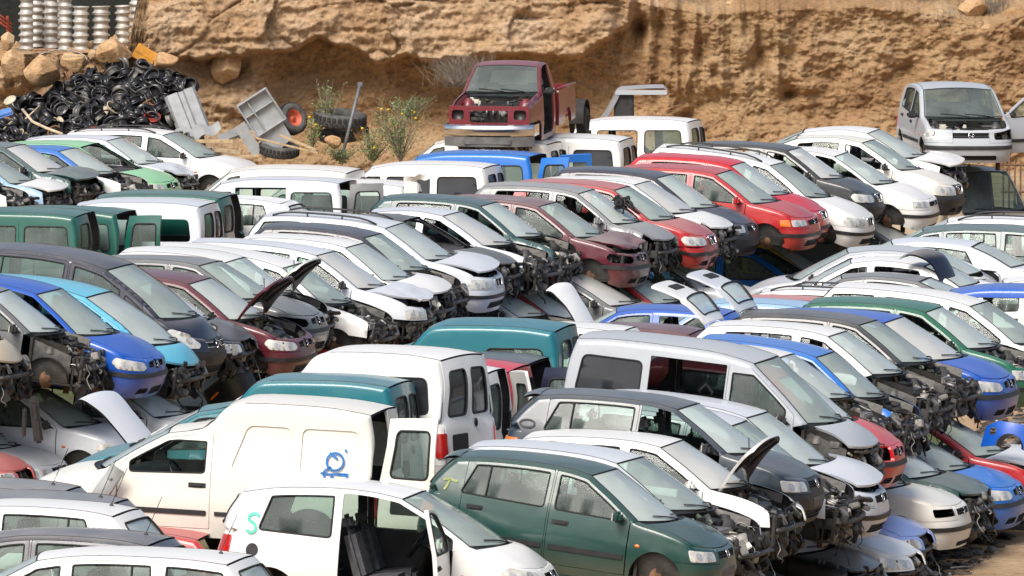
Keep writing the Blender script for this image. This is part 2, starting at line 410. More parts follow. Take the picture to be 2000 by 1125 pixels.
class CarType:
    """all the part meshes of one kind of car; meshes are shared by the cars of that kind"""
    def __init__(s, T):
        s.T = T; s.sh = Shape(T); s.cache = {}
        sh = s.sh; s.zs = T['zs']; s.zd = T['zs'] + .10; s.fdx = T['fd'][1]
        s.wt = sh.sec['roof'][-1]; s.wb = sh.sec['screen'][-1]
        s.parts()
    # ----- polygons
    def door_poly(s, x0, x1, g=0):
        sh, T = s.sh, s.T; bx, ar, az = T['bx'], T['ar'], T['az']
        bot = []; n = 26; x0 += g; x1 -= g
        for i in range(n + 1):
            x = x0 + (x1 - x0) * i / n; z = s.zd + g; rr = ar + .07 + g
            if abs(x - bx) < rr: z = max(z, az + math.sqrt(rr * rr - (x - bx) ** 2))
            bot.append((x, z))
        top = []
        for i in range(n + 1):
            x = x1 + (x0 - x1) * i / n; z = sh.zoff(x, .04 + g)
            z = min(z, T.get('dtop', 9)); top.append((x, max(z, sh.belt(x) - .02)))
        return rpoly(bot + top, .03, 2)
    def win_poly(s, x0, x1, sl0=0, sl1=0, g=0, off=.085):
        sh = s.sh; n = 22; bot = []; top = []
        for i in range(n + 1):
            t = i / n; x = x0 + (x1 - x0) * t; bot.append((x, sh.belt(x) + .015 + g)); xt = x + sl0 * (1 - t) + sl1 * t
            z = min(sh.zoff(xt, off + g), s.T.get('wtop', 9) - g)
            if z > sh.belt(x) + .05: top.append((xt, z))
        if len(top) < 3: return None
        lo = [b for b in bot if b[0] >= top[0][0] - max(0, sl0) - .3 and b[0] <= top[-1][0] - min(0, sl1) + .3]
        return rpoly([(lo[0][0] + g, lo[0][1]), (lo[-1][0] - g, lo[-1][1])] + top[::-1], .045, 3)
    def parts(s):
        sh, T = s.sh, s.T; c = s.cache; ol = sh.body_ol
        bx, ax, ar, az, zs = T['bx'], T['ax'], T['ar'], T['az'], s.zs
        zbr, zbf = T.get('zbr', .50), T.get('zbf', .54)
        s_t = sh.Sr + T.get('tgu', .56)
        PM = [M_DARK, M_BLK, M_TRIM]
        ia = [p for p in ol if p[0] <= s.wb[0] + 1e-6]
        wins = T['wins']
        dz = {'f': s.door_poly(*T['fd'])}
        if T.get('rd'): dz['r'] = s.door_poly(*T['rd'])
        rpts = sh.roll_pts()
        # body shell: both flanks, sills, pillars and roof
        mb = MB()
        aF = math.asin((zs - az) / ar) if abs(zs - az) < ar else 0; aR = PI - math.asin(min(1, (zbr - az) / ar))
        outer = [(s_t, zbr), (s_t, sh.zr0)] + ia[(1 if ia[0][0] <= s_t else 0):] + [(s.fdx, sh.belt(s.fdx)), (s.fdx, zs)] + circ(bx, az, ar, aF, aR)
        for sg in (-1, 1):
            holes = [rpoly(dz[k], 0) for k in dz]
            for w in wins:
                if w[0] == 'b': holes.append(s.wp(w))
            for rp in T.get('recess', []): holes.append(rpoly(rp, .09))
            fill(mb, outer, holes, sh.side(sg), .085, .035, 0, 0, 2, extra=rpts)
            for rp in T.get('recess', []):
                fill(mb, rpoly(rp, .09), [], lambda a, b, d, sg=sg: sh.P(a, b, d + .016, sg), .1, 0, 0)
                q = rpoly(rp, .09); mb.add([sh.P(a, b, 0, sg) for a, b in q] + [sh.P(a, b, .017, sg) for a, b in q], [(i, (i + 1) % len(q), len(q) + (i + 1) % len(q), len(q) + i) for i in range(len(q))], 0)
            # wheel houses
            for x in (bx, ax):
                if x == ax: continue
                yy = sh.hw(.5) - .03
                mb.grid(lambda u, v: V((x + (ar + .0) * math.cos(-.25 + (PI + .5) * u), sg * (yy - .3 * v), az + (ar) * math.sin(-.25 + (PI + .5) * u))), 14, 1, 1)
                mb.add([V((x + ar * math.cos(a), sg * (yy - .3), az + ar * math.sin(a))) for a in [2 * PI * i / 16 for i in range(16)]], [tuple(range(16))], 1)
        f = sh.along('roof')
        mb.grid(lambda t, v: sh.cross(f(t), 2 * v - 1), 16, 12, 0)
        mb.grid(lambda t, v: sh.cross(f(t), 2 * v - 1, drop=.03), 8, 8, 2, flip=True)
        # header rails
        for q, o in ((1, -.04), (0, .04)):
            pass
        # floor, firewall
        x0, x1 = sh.xR + .1, s.fdx + .1; w = sh.hw(.3) - .06
        mb.box(((x0 + x1) / 2, 0, zs + .05), (x1 - x0, 2 * w, .10), mi=1)
        mb.box((x1 + .02, 0, (zs + sh.belt(s.fdx)) / 2), (.04, 2 * w, sh.belt(s.fdx) - zs - .06), mi=1)
        c['body'] = mb.mesh('body', [M_DARK, M_DARK, M_TRIM])
        # cowl with wipers
        mb = MB(); h0 = sh.sec['hood'][0]
        def cw(t, v):
            a = sh.cross(s.wb, v * 1.9 - .95); b = sh.cross(h0, v * 1.9 - .95); p = a.lerp(b, t); p.z -= .012 + .02 * math.sin(PI * t); return p
        mb.grid(cw, 3, 12, 0)
        g = sh.along('screen')
        for v0, v1 in ((-.15, .55), (.35, -.35)) if False else ((.1, -.62), (.62, -.02)):
            p0 = sh.cross(s.wb, v0); p1 = sh.cross(g(.90), v1); p0.z += .015; p1.z += .012; p1.x += .01
            mb.tube([p0, p0.lerp(p1, .5) + V((.02, 0, .01)), p1], .008, 4)
        c['cowl_panel'] = mb.mesh('cowl_panel', [M_BLK])
        # fenders
        for sg, k in ((-1, 'R'), (1, 'L')):
            mb = MB(); hol = []
            fo = [p for p in sh.full if p[0] >= s.wb[0] - 1e-6 and p[0] <= sh.S - .34]
            zz = float(np.interp(sh.S - .34, sh.fa[:, 0], sh.fa[:, 1]))
            a1 = math.asin(min(1, (zbf - az) / ar)); 
            poly = [(s.fdx + .008, zs), (s.fdx + .008, sh.belt(s.fdx))] + fo + [(sh.S - .34, zz), (sh.S - .34, zbf + .006), (ax + ar * math.cos(a1), zbf + .006)] + circ(ax, az, ar, a1, PI - math.asin((zs - az) / ar) if abs(zs - az) < ar else PI)
            hl = [(sh.S - u, z) for u, z in T['head']]
            hol.append(rpoly(hl, .03))
            fill(mb, poly, hol, sh.side(sg), .07, .02, 0, 0, 1, 1, extra=rpts)
            ms = MB(); us = max(u for u, z in T['head']) - .03; fo2 = [p for p in fo if p[0] <= sh.S - us]
            if fo2:
                z2 = float(np.interp(sh.S - us, sh.fa[:, 0], sh.fa[:, 1]))
                fill(ms, [poly[0], poly[1]] + fo2 + [(sh.S - us, z2), (sh.S - us - .05, zbf + .006)] + poly[poly.index((ax + ar * math.cos(a1), zbf + .006)):], [], sh.side(sg), .07, .02, 0, 0, 1, 1)
            c['fshort' + k] = ms.mesh('front_fender', [M_DARK, M_BLK])
            if T.get('ind', 1):
                p = sh.P(s.fdx + .13, .66, 0, sg); mb.blob(p, (.035, .012, .022), amp=0, mi=2)
            c['fender' + k] = mb.mesh('front_fender', [M_DARK, M_BLK, M_ORANGE])
            mb = MB(); fill(mb, rpoly(hl, .03), [], lambda a, b, d, sg=sg: sh.P(a, b, d - .006 - .02 * 0, sg), .04, .03, 0, 1)
            hx = sum(p[0] for p in hl) / len(hl); hzz = sum(p[1] for p in hl) / len(hl); hw_ = max(p[0] for p in hl) - min(p[0] for p in hl)
            for o_, rr_ in ((.20 * hw_, .052), (-.18 * hw_, .045)):
                fill(mb, circ(hx + o_, hzz, rr_, 0, 2 * PI, 12)[:-1], [], lambda a, b, d, sg=sg: sh.P(a, b, d - .010, sg), .05, 0, 3)
            if T.get('hind'): 
                q = [(sh.S - u, z) for u, z in T['hind']]
                fill(mb, rpoly(q, .01), [], lambda a, b, d, sg=sg: sh.P(a, b, d - .011, sg), .05, .01, 2, 2)
            c['head' + k] = mb.mesh('headlight', [M_HEAD, M_BLK, M_ORANGE, M_REFL])
            # doors
            for kk, dp in (('f', T['fd']), ('r', T.get('rd'))):
                if not dp: continue
                mb = MB(); gl = []; dw = [w for w in wins if w[0] == kk]
                fill(mb, s.door_poly(dp[0], dp[1], .006), [s.wp(w) for w in dw], sh.side(sg), .085, .045, 0, 0, 1, 2)
                hp = sh.P(dp[1], .6, 0, sg); hp = V((dp[1], hp.y, 0))
                if T.get('mold', 1):
                    zm = T.get('zm', .50); xm0 = dp[0] + .04
                    rr = math.sqrt(max(0, (ar + .1) ** 2 - (zm - az) ** 2))
                    if kk == 'r' and xm0 < bx + rr: xm0 = bx + rr
                    fill(mb, rpoly([(xm0, zm - .03), (dp[1] - .03, zm - .03), (dp[1] - .03, zm + .03), (xm0, zm + .03)], .02), [], lambda a, b, d, sg=sg: sh.P(a, b, d - .013, sg), .12, .015, 2, 2)
                if T.get('zm2'):
                    zb = sh.belt((dp[0] + dp[1]) / 2)
                mb.v = [tuple(V(p) - hp) for p in mb.v]
                c['door' + kk + k] = mb.mesh('door', [M_DARK, M_TRIM, M_RUB]); c['hinge' + kk + k] = hp
                mb = MB(); xh = dp[0] + .17 if kk == 'f' else max(dp[0] + .2, T.get('rhx', bx + .05)); zh = sh.belt(xh) - .13
                p = sh.P(xh, zh, -.014, sg); mb.box(p - hp, (.15, .028, .035), ch=.01)
                p = sh.P(xh - .01, zh, -.002, sg); mb.box(p - hp, (.21, .012, .06), ch=.005)
                c['handle' + kk + k] = mb.mesh('handle', [M_BLK])
                for i, w in enumerate(dw):
                    mb = MB(); fill(mb, s.wp(w, -.012), [], lambda a, b, d, sg=sg: sh.P(a, b, d + .014, sg), .14, 0)
                    mb.v = [tuple(V(p) - hp) for p in mb.v]; c['dwin%s%s%d' % (kk, k, i)] = mb.mesh('window', [M_SG])
                    q = resample(s.wp(w, -.001), .06); q.append(q[0]); mb = MB()
                    mb.tube([sh.P(a, b, .002, sg) - hp for a, b in q], .011, 4, cap=False)
                    
                    if kk == 'r' and i == 0 and not T.get('vandoors') and not T.get('sedan'):
                        xq = dp[0] + .30; mb.tube([sh.P(xq + .02 * 0, sh.belt(xq) + .01, .004, sg) - hp, sh.P(xq, sh.zoff(xq, .085), .004, sg) - hp], .012, 4)
                    c['dseal%s%s%d' % (kk, k, i)] = mb.mesh('window_seal', [M_RUB])
            for i, w in enumerate([w for w in wins if w[0] == 'b']):
                mb = MB(); fill(mb, s.wp(w, -.012), [], lambda a, b, d, sg=sg: sh.P(a, b, d + .012, sg), .14, 0)
                q = resample(s.wp(w, -.001), .06); q.append(q[0])
                mb.tube([sh.P(a, b, .002, sg) for a, b in q], .012, 4, mi=1, cap=False)
                c['bwin%s%d' % (k, i)] = mb.mesh('side_window', [M_SG, M_RUB])
            # mirror
            mb = MB(); xm = s.fdx - .13; p = sh.P(xm, sh.belt(xm) + .05, 0, sg)
            mb.box(p + V((0, sg * .03, -.015)), (.06, .10, .03), mi=0, ch=.01); mb.box(p + V((0, sg * .13, .02)), (.10, .20, .13), ch=.035, mi=1)
            mb.box(p + V((-.047, sg * .13, .02)), (.015, .165, .10), mi=2, ch=.005)
            fill(mb, [(xm - .12, sh.belt(xm) + .01), (xm + .10, sh.belt(xm) + .01), (xm - .10, min(sh.zoff(xm - .1, .09), sh.belt(xm) + .17))], [], lambda a, b, d, sg=sg: sh.P(a, b, d - .003, sg), .1, .01, 0)
            c['mirror' + k] = mb.mesh('wing_mirror', [M_BLK, M_BLK, M_HEAD])
            # tail lamps
            mb = MB(); tp = [(sh.Sr + u, z) for u, z in T['tail']]
            fill(mb, rpoly(tp, .03), [], lambda a, b, d, sg=sg: sh.P(a, b, d - .012, sg), .06, .03, 0, 0)
            if T.get('tail2'):
                fill(mb, rpoly([(sh.Sr + u, z) for u, z in T['tail2']], .01), [], lambda a, b, d, sg=sg: sh.P(a, b, d - .017, sg), .06, .02, 1, 1)
            c['tail' + k] = mb.mesh('tail_light', [M_RED, M_ORANGE])
        # bumpers
        Ua = sh.S - (ax + ar * math.cos(math.asin(min(1, (zbf - az) / ar))) + .01); fr = sh.front(); zb0 = T.get('zb0', .17)
        zz = float(np.interp(sh.S - .335, sh.fa[:, 0], sh.fa[:, 1])) - .008; z0 = sh.zn - .008
        Ub = sh.S - (ax + ar + .01)
        bo = [(-Ub, zb0 + .06), (-Ub, az + .05), (-Ua, zbf), (-.335, zbf), (-.335, zz), (-.17, (zz + z0) / 2 + .004), (0, z0), (.17, (zz + z0) / 2 + .004), (.335, zz), (.335, zbf), (Ua, zbf), (Ub, az + .05), (Ub, zb0 + .06), (.75, zb0), (-.75, zb0)]
        holes = [rpoly(p, .02) for p in T['grille']] + [rpoly(p, .025) for p in T['intake']]
        mb = MB(); fill(mb, bo, holes, fr, .06, .05, 0, 0, 1, 1)
        zt0, zt1 = T.get('bstrip', (.40, .46)) or (0, 0)
        if T.get('bstrip') != 0:
            fill(mb, rpoly([(-Ua - .05, zt0), (Ua + .05, zt0), (Ua + .05, zt1), (-Ua - .05, zt1)], .01), [], lambda a, b, d: fr(a, b, d - .016), .07, .02, 1, 1)
        else: fill(mb, rpoly([(-.26, .38), (.26, .38), (.26, .49), (-.26, .49)], .005), [], lambda a, b, d: fr(a, b, d - .006), .1, .01, 2, 2)
        c['bumperF'] = mb.mesh('front_bumper', [M_DARK, M_BLK, M_GREYP])
        mb = MB()
        for p in T['grille'] + T['intake']:
            us = [q[0] for q in p]; zq = [q[1] for q in p]; n = max(2, int((max(zq) - min(zq)) / .035))
            fill(mb, p, [], lambda a, b, d: fr(a, b, d + .045), .08, 0, 1)
            for i in range(n):
                z = min(zq) + (max(zq) - min(zq)) * (i + .5) / n
                mb.tube([fr(min(us) + (max(us) - min(us)) * j / 8, z, .02) for j in range(9)], .007, 4, 0)
        bs = T.get('badge', 'disc')
        gz = sum(q[1] for q in T['grille'][0]) / len(T['grille'][0])
        if bs == 'disc':
            p = fr(0, gz, -.01); ring = [fr(.05 * math.cos(a), gz + .05 * math.sin(a), -.008) for a in [2 * PI * i / 16 for i in range(17)]]; mb.tube(ring, .008, 4, 2)
            mb.tube([fr(-.03, gz + .03, -.008), fr(-.012, gz - .03, -.008), fr(0, gz + .005, -.008), fr(.012, gz - .03, -.008), fr(.03, gz + .03, -.008)], .006, 4, 2)
        elif bs == 'chev':
            for o in (0, .05):
                mb.tube([fr(u, gz + o - .05 + .06 * (1 - abs(u) / .11), -.016) for u in (-.11, -.05, 0, .05, .11)], .012, 4, 2)
            for zo in (-.03, .035):
                mb.tube([fr(u * .30 + .1 * (1 if u > 0 else -1), gz + zo, -.012) for u in [-1 + i / 5 for i in range(5)]], .009, 4, 2); mb.tube([fr(u * .30 + .1, gz + zo, -.012) for u in [.2 + i / 5 for i in range(5)]], .009, 4, 2)
        elif bs == 'frame':
            p = T['grille'][0]; q = resample(rpoly(p, .03), .05); q.append(q[0]); mb.tube([fr(a, b, -.006) for a, b in q], .013, 5, 2, cap=False)
            mb.tube([fr(0, p[0][1], -.004), fr(0, p[2][1], -.004)], .012, 4, 2)
        elif bs == 'ess':
            mb.tube([fr(u, z, -.012) for u, z in ((.05, gz + .035), (-.04, gz + .03), (.05, gz), (-.05, gz - .025), (.04, gz - .04))], .009, 4, 2)
        c['grille'] = mb.mesh('grille', [M_BLK, M_RUB, M_CHROME])
        mb = MB(); rw = sh.rearw(); Ur = (bx - ar * math.cos(math.asin(min(1, (zbr - az) / ar)))) - sh.Sr - .01
        Ur2 = (bx - ar) - sh.Sr - .01
        fill(mb, [(-Ur2, zb0 + .08), (-Ur2, az + .05), (-Ur, zbr - .006), (Ur, zbr - .006), (Ur2, az + .05), (Ur2, zb0 + .08), (.7, zb0 + .03), (-.7, zb0 + .03)], [], rw, .08, .04, 0, 0)
        c['bumperR'] = mb.mesh('rear_bumper', [M_DARK])
        # bonnet
        mb = MB(); h = sh.hood
        mb.grid(lambda t, v: h(t, (2 * v - 1) * .985), 12, 16, 0)
        def under(t, v): p = h(t * .97 + .01, (2 * v - 1) * .96); p.z -= .035; return p
        mb.grid(under, 8, 10, 1, flip=True)
        k = [(1, v / 16) for v in range(17)] + [(t / 12, 1) for t in range(11, -1, -1)] + [(0, v / 16) for v in range(15, -1, -1)] + [(t / 12, 0) for t in range(1, 12)]
        e0 = [h(t, (2 * v - 1) * .985) for t, v in k]; e1 = [under(t, v) for t, v in k]; n = len(k)
        mb.add(e0 + e1, [(i, (i + 1) % n, n + (i + 1) % n, n + i) for i in range(n)], 0)
        # stiffening ribs on the underside
        for v0, v1 in ((.25, .1), (.75, .9), (.45, .3), (.55, .7)):
            mb.tube([under(.1 + .8 * t, v0 + (v1 - v0) * t) + V((0, 0, -.012)) for t in (0, .5, 1)], .022, 5, 1)
        hp = V((sh.sec['hood'][0][0], 0, sh.sec['hood'][0][1])); mb.v = [tuple(V(p) - hp) for p in mb.v]
        c['hood'] = mb.mesh('bonnet', [M_DARK, M_GREASE]); c['hingeH'] = hp
        mb = MB(); mb.tube([(.0, .45, 0), (.02, .46, -.3), (.03, .47, -.75)], .008, 4); c['stay'] = mb.mesh('bonnet_stay', [M_BLK])
        # screens
        mb = MB(); g = sh.along('screen')
        mb.grid(lambda t, v: sh.cross(g(.015 + .97 * t), (2 * v - 1) * .985, drop=.004), 8, 14, 0)
        per = [(t / 8, 0) for t in range(8)] + [(1, v / 14) for v in range(14)] + [(1 - t / 8, 1) for t in range(8)] + [(0, 1 - v / 14) for v in range(15)]
        mb.tube([sh.cross(g(.015 + .97 * t), (2 * v - 1) * .985) for t, v in per], .007, 4, 1, cap=False)
        c['windscreen'] = mb.mesh('windscreen', [M_WS, M_RUB])
        # back
        sed = T.get('sedan'); zg = sh.zr0
        gl = T.get('rwin')
        if not T.get('vandoors'):
            mb = MB(); hol = []
            if sed:
                f2 = sh.along('trunk')
                mb.grid(lambda t, v: sh.cross(f2(t), (2 * v - 1) * .985), 8, 12, 0)
                fill(mb, [(-.9, zbr + .0), (.9, zbr), (.93, zg - .01), (-.93, zg - .01)], [], sh.rear, .1, .03, 0)
                f3 = sh.along('glass')
                c['rglass'] = None
                m2 = MB(); m2.grid(lambda t, v: sh.cross(f3(.03 + .94 * t), (2 * v - 1) * .97, drop=.003), 7, 12, 0)
                m2.tube([sh.cross(f3(.03 + .94 * t), (2 * v - 1) * .97) for t, v in per], .013, 4, 1, cap=False)
                c['rearscreen'] = m2.mesh('rear_screen', [M_WS, M_RUB])
                hp = V((sh.sec['glass'][0][0], 0, sh.sec['glass'][0][1]))
            else:
                z1 = sh.sec['glass'][-1][1]
                zz = [zbr + (z1 - .015 - zbr) * i / 12 for i in range(13)]
                out = [(-.985 if z > zg else -.80, z) for z in zz] + [(.985 if z > zg else .80, z) for z in zz[::-1]]
                w0, w1, wv = T.get('rwin', (zg + .04, z1 - .09, .84))
                hole = rpoly([(-wv, w0), (wv, w0), (wv * .94, w1), (-wv * .94, w1)], .07)
                fill(mb, out, [hole], sh.rear, .10, .03, 0, 0, 1, 2)
                # plate recess and handle strip
                zp = (zbr + zg) / 2 - .02
                fill(mb, rpoly([(-.36, zp - .06), (.36, zp - .06), (.36, zp + .06), (-.36, zp + .06)], .02), [], lambda a, b, d: sh.rear(a, b, d - .012), .12, .015, 2, 2)
                if T.get('spoiler'):
                    rr = sh.sec['glass'][-1]
                    def sp(t, v):
                        p = sh.cross((rr[0], rr[1]), (2 * v - 1) * .9); p.x += .02 - .2 * t; p.z += .012 + .03 * t - .08 * t * t; return p
                    mb.grid(sp, 5, 10, 0); mb.grid(lambda t, v: sp(t, v) - V((0, 0, .03 * (1 - t) + .02)), 5, 10, 0)
                    mb.grid(lambda t, v: sp(1, v) - V((0, 0, .02 * t)), 1, 10, 0)
                m2 = MB(); fill(m2, [(a * 1.01, b) for a, b in hole], [], lambda a, b, d: sh.rear(a, b, d + .01), .15, 0, 0)
                q = resample(hole, .1); q.append(q[0]); m2.tube([sh.rear(a, b, -.002) for a, b in q], .013, 4, 1, cap=False)
                rr = sh.sec['glass'][-1]; hp = V((rr[0], 0, rr[1] + .02))
                m2.v = [tuple(V(p) - hp) for p in m2.v]; c['rearscreen'] = m2.mesh('rear_screen', [M_WS if not T.get('tint') else M_TG, M_RUB])
            mb.v = [tuple(V(p) - hp) for p in mb.v]
            c['tailgate'] = mb.mesh('boot_lid' if sed else 'tailgate', [M_DARK, M_TRIM, M_RUB]); c['hingeT'] = hp
        else:
            z1 = sh.sec['glass'][-1][1]
            for sg, k in ((-1, 'R'), (1, 'L')):
                mb = MB(); zz = [zbr + (z1 - .02 - zbr) * i / 12 for i in range(13)]
                ed = lambda z: .965 if z > zg else .90
                out = [(sg * .006, z) for z in zz] + [(sg * ed(z), z) for z in zz[::-1]]
                w0, w1 = (T.get('rwin') or (zg + .06, z1 - .16, 0))[:2]
                hole = rpoly([(sg * .12, w0), (sg * .80, w0), (sg * .78, w1), (sg * .12, w1)], .09)
                hol = [hole] if T.get('rwin', 1) else []
                fill(mb, out, hol, sh.rear, .10, .04, 0, 0, 0, 2)
                if k == 'L':
                    fill(mb, rpoly([(.12, .62), (.7, .62), (.7, .82), (.12, .82)], .04), [], lambda a, b, d: sh.rear(a, b, d - .004), .12, .008, 2, 2)
                if k == 'R':
                    q = [sh.rear(-.20 + .05 * math.cos(a), .93 + .05 * math.sin(a), -.008) for a in [2 * PI * i / 14 for i in range(15)]]; mb.tube(q, .008, 4, 2)
                    mb.tube([sh.rear(-.20 + u, .93 + z, -.008) for u, z in ((-.03, .03), (-.012, -.03), (0, .005), (.012, -.03), (.03, .03))], .006, 4, 2)
                hp = V((sh.xR + .05, sg * (sh.hw(.8) - .08), 0)); mb.v = [tuple(V(p) - hp) for p in mb.v]
                c['rdoor' + k] = mb.mesh('rear_door', [M_DARK, M_TRIM, M_RUB]); c['hingeD' + k] = hp
                if hol:
                    m2 = MB(); fill(m2, hole, [], lambda a, b, d: sh.rear(a, b, d + .012), .15, 0, 0)
                    q = resample(hole, .1); q.append(q[0]); m2.tube([sh.rear(a, b, -.002) for a, b in q], .014, 4, 1, cap=False)
                    m2.v = [tuple(V(p) - hp) for p in m2.v]; c['rdwin' + k] = m2.mesh('window', [M_SG if not T.get('tint') else M_TG, M_RUB])
        # roof rails, antenna
        mb = MB(); ro = sh.along('roof')
        for sg in (-1, 1):
            pp = []
            for i in range(13):
                t = .06 + .86 * i / 12; p = sh.cross(ro(t), sg * .93); p.z += .012 + .045 * min(1, min(i, 12 - i) / 1.5); pp.append(p)
            mb.tube(pp, .017, 5)
            for i in (4, 8): mb.tube([pp[i], pp[i] - V((0, 0, .06))], .014, 5)
        c['rails'] = mb.mesh('roof_rail', [M_BLK])
        mb = MB(); p = sh.cross(ro(.12 if T.get('antr', 1) else .9), 0); mb.box(p + V((0, 0, .012)), (.06, .035, .035), ch=.01, taper=.5); mb.tube([p + V((0, 0, .02)), p + V((-.18, 0, .42))], .004, 4)
        c['antenna'] = mb.mesh('antenna', [M_BLK])
        # rain strips along the roof
        mb = MB()
        for sg in (-1, 1): mb.tube([sh.cross(ro(i / 12), sg * .985) for i in range(13)], .005, 4)
        c['gutter'] = mb.mesh('roof_strip', [M_BLK])
        # cabin
        mb = MB(); xb = T['fd'][0]; zf = zs + .1; w = sh.hw(.6)
        yb = .37 * w / .8
        def seat(m, x, y, wd):
            m.box((x + .10, y, zf + .22), (.50, wd, .16), Matrix.Rotation(R(-8), 3, 'Y').to_quaternion(), ch=.05)
            m.box((x - .20, y, zf + .50), (.15, wd, .58), Matrix.Rotation(R(-18), 3, 'Y').to_quaternion(), ch=.055, taper=.85)
            m.box((x - .33, y, zf + .86), (.10, min(wd * .52, .26), .17), Matrix.Rotation(R(-15), 3, 'Y').to_quaternion(), ch=.04)
            m.tube([(x - .28, y - .05, zf + .7), (x - .32, y - .05, zf + .82)], .008, 4); m.tube([(x - .28, y + .05, zf + .7), (x - .32, y + .05, zf + .82)], .008, 4)
        xs_ = xb + .33
        m1 = MB(); seat(m1, xs_, -yb, .50); c['seatR'] = m1.mesh('front_seat', [M_SEAT])
        m1 = MB(); seat(m1, xs_, yb, .50); c['seatL'] = m1.mesh('front_seat', [M_SEAT])
        if T.get('rd') or not T.get('panel'):
            m1 = MB(); xr_ = xs_ - T.get('pitch', .82)
            m1.box((xr_ + .08, 0, zf + .22), (.48, 2 * w - .35, .18), ch=.05); m1.box((xr_ - .22, 0, zf + .50), (.14, 2 * w - .35, .56), Matrix.Rotation(R(-20), 3, 'Y').to_quaternion(), ch=.05)
            for y in (-.38, .38): m1.box((xr_ - .34, y, zf + .82), (.09, .25, .14), ch=.04)
            c['bench'] = m1.mesh('rear_bench', [M_SEAT])
        zd = sh.belt(s.fdx); m1 = MB(); hwd = sh.hw(zd) - .09
        def dash(u, v):
            a = u * 1.15; y = (2 * v - 1) * hwd
            return V((s.wb[0] + .02 - .62 * u - .10 * math.sin(PI * u) * 0, y, zd - .04 + .05 * math.sin(PI * min(1, u * 1.1)) - .42 * max(0, u - .82) / .18 * .9))
        m1.grid(dash, 12, 10, 0); c['dash'] = m1.mesh('dashboard', [M_TRIM])
        m1 = MB(); cx = s.wb[0] - .78; ct = V((cx, yb, zd - .04)); ring = []
        rm = Matrix.Rotation(R(-62), 3, 'Y')
        for i in range(21): a = 2 * PI * i / 20; ring.append(ct + rm @ V((.185 * math.cos(a), .185 * math.sin(a), 0)))
        m1.tube(ring, .015, 5, cap=False)
        for a in (0.5, PI - .5, -PI / 2): m1.tube([ct, ct + rm @ V((.18 * math.sin(a), .18 * math.cos(a), 0))], .016, 4)
        m1.blob(ct, (.06, .06, .06), amp=0, sub=1); m1.tube([ct, ct + V((.35, 0, -.12))], .03, 6)
        c['wheelS'] = m1.mesh('steering_wheel', [M_BLK])
        # wheels
        m1 = MB(); wr = .29; rim = .185; wdt = .175
        m1.lathe([(rim, -wdt / 2), (wr - .03, -wdt / 2 - .008), (wr, -wdt / 2 + .03), (wr, wdt / 2 - .03), (wr - .03, wdt / 2 + .008), (rim, wdt / 2)], 28)
        c['tyre'] = m1.mesh('tyre', [M_TYRE])
        m1 = MB(); m1.lathe([(rim, -wdt / 2), (rim - .02, -wdt / 2 + .03), (rim - .02, wdt / 2 - .05), (rim + .003, wdt / 2), (rim - .012, wdt / 2 - .012), (rim - .03, wdt / 2 - .045), (.10, wdt / 2 - .03), (.05, wdt / 2 - .055), (0, wdt / 2 - .055)], 24)
        c['rim'] = m1.mesh('rim', [M_STEEL])
        # brake hub left behind when the wheel is gone
        m1 = MB(); m1.lathe([(0, -.02), (.13, -.02), (.13, .0), (.07, .005), (.06, .05), (0, .05)], 16); m1.tube([(0, 0, -.03), (.05, .02, -.3)], .03, 6); m1.tube([(.0, -.05, -.05), (.02, .3, -.12)], .045, 8)
        c['hub'] = m1.mesh('brake_hub', [M_RUST])
    def wp(s, w, g=0):
        if len(w) > 5 and w[5] is not None: 
            P = w[5]; cx = sum(p[0] for p in P) / len(P); cz = sum(p[1] for p in P) / len(P); k = 1 - g / .25
            return rpoly([(cx + (p[0] - cx) * k, cz + (p[1] - cz) * k) for p in P], w[6] if len(w) > 6 else .05, 4)
        return s.win_poly(w[1] + g * .5, w[2] - g * .5, w[3] if len(w) > 3 else 0, w[4] if len(w) > 4 else 0, g)
    # ----- engine bay, in one of a few states
    def bay(s, seed):
        key = ('bay', seed)
        if key in s.cache: return s.cache[key]
        sh, T = s.sh, s.T; rnd = random.Random(seed * 77 + 5); out = {}
        x0 = s.fdx + .14; x1 = sh.xF - .24; z1 = sh.hc[1]; zc = sh.sec['hood'][0][1]; w = sh.hw(.6) - .16; L = x1 - x0
        zt = lambda x: zc + (sh.zn - zc) * max(0, min(1, (x - x0) / L)) - .07
        mb = MB()   # inner wings, floor, strut towers
        for sg in (-1, 1):
            mb.grid(lambda u, v: V((x0 + L * .8 * u, sg * (w + .04 * math.sin(PI * v)), .28 + (zt(x0 + L * .8 * u) - .28) * v)), 8, 4, 0)
            def topw(u, v):
                x = x0 + (min(x1, sh.a - .02) - x0) * u; q = sh.zt(min(x, sh.hc[0])); return V((x, sg * (w + (sh.P(min(x, sh.a), q, .03, 1).y - w) * v), zt(x) + .0 + (q - .03 - zt(x)) * v))
            mb.grid(topw, 8, 3, 0)
            mb.lathe([(.0, .03), (.06, .035), (.065, .0), (.11, -.02), (.14, -.12)], 14, Matrix.Translation((T['ax'] + .0, sg * (w - .1), zt(T['ax']) + .02)))
            ax, ar, az = T['ax'], T['ar'], T['az']; yy = sh.hw(.5) - .03
            mb.grid(lambda u, v: V((ax + ar * math.cos(PI * u), sg * (yy - .34 * v), az + ar * math.sin(PI * u))), 14, 1, 1)
        mb.box(((x0 + x1) / 2, 0, .26), (L, 2 * w, .03), mi=1)
        out['inner_wing'] = mb.mesh('inner_wing', [M_STEEL, M_DARK])
        mb = MB()   # chassis legs and front frame
        for sg in (-1, 1):
            mb.box(((x0 + x1) / 2 + .02, sg * (w - .06), .47), (L + .1, .09, .13), ch=.012)
            mb.box((x1 + .02, sg * (w - .02), .50), (.04, .10, .38), ch=.008)
            for i in range(3): mb.box((x0 + L * (.2 + .3 * i), sg * (w + .01), .47), (.05, .05, .08), ch=.008)
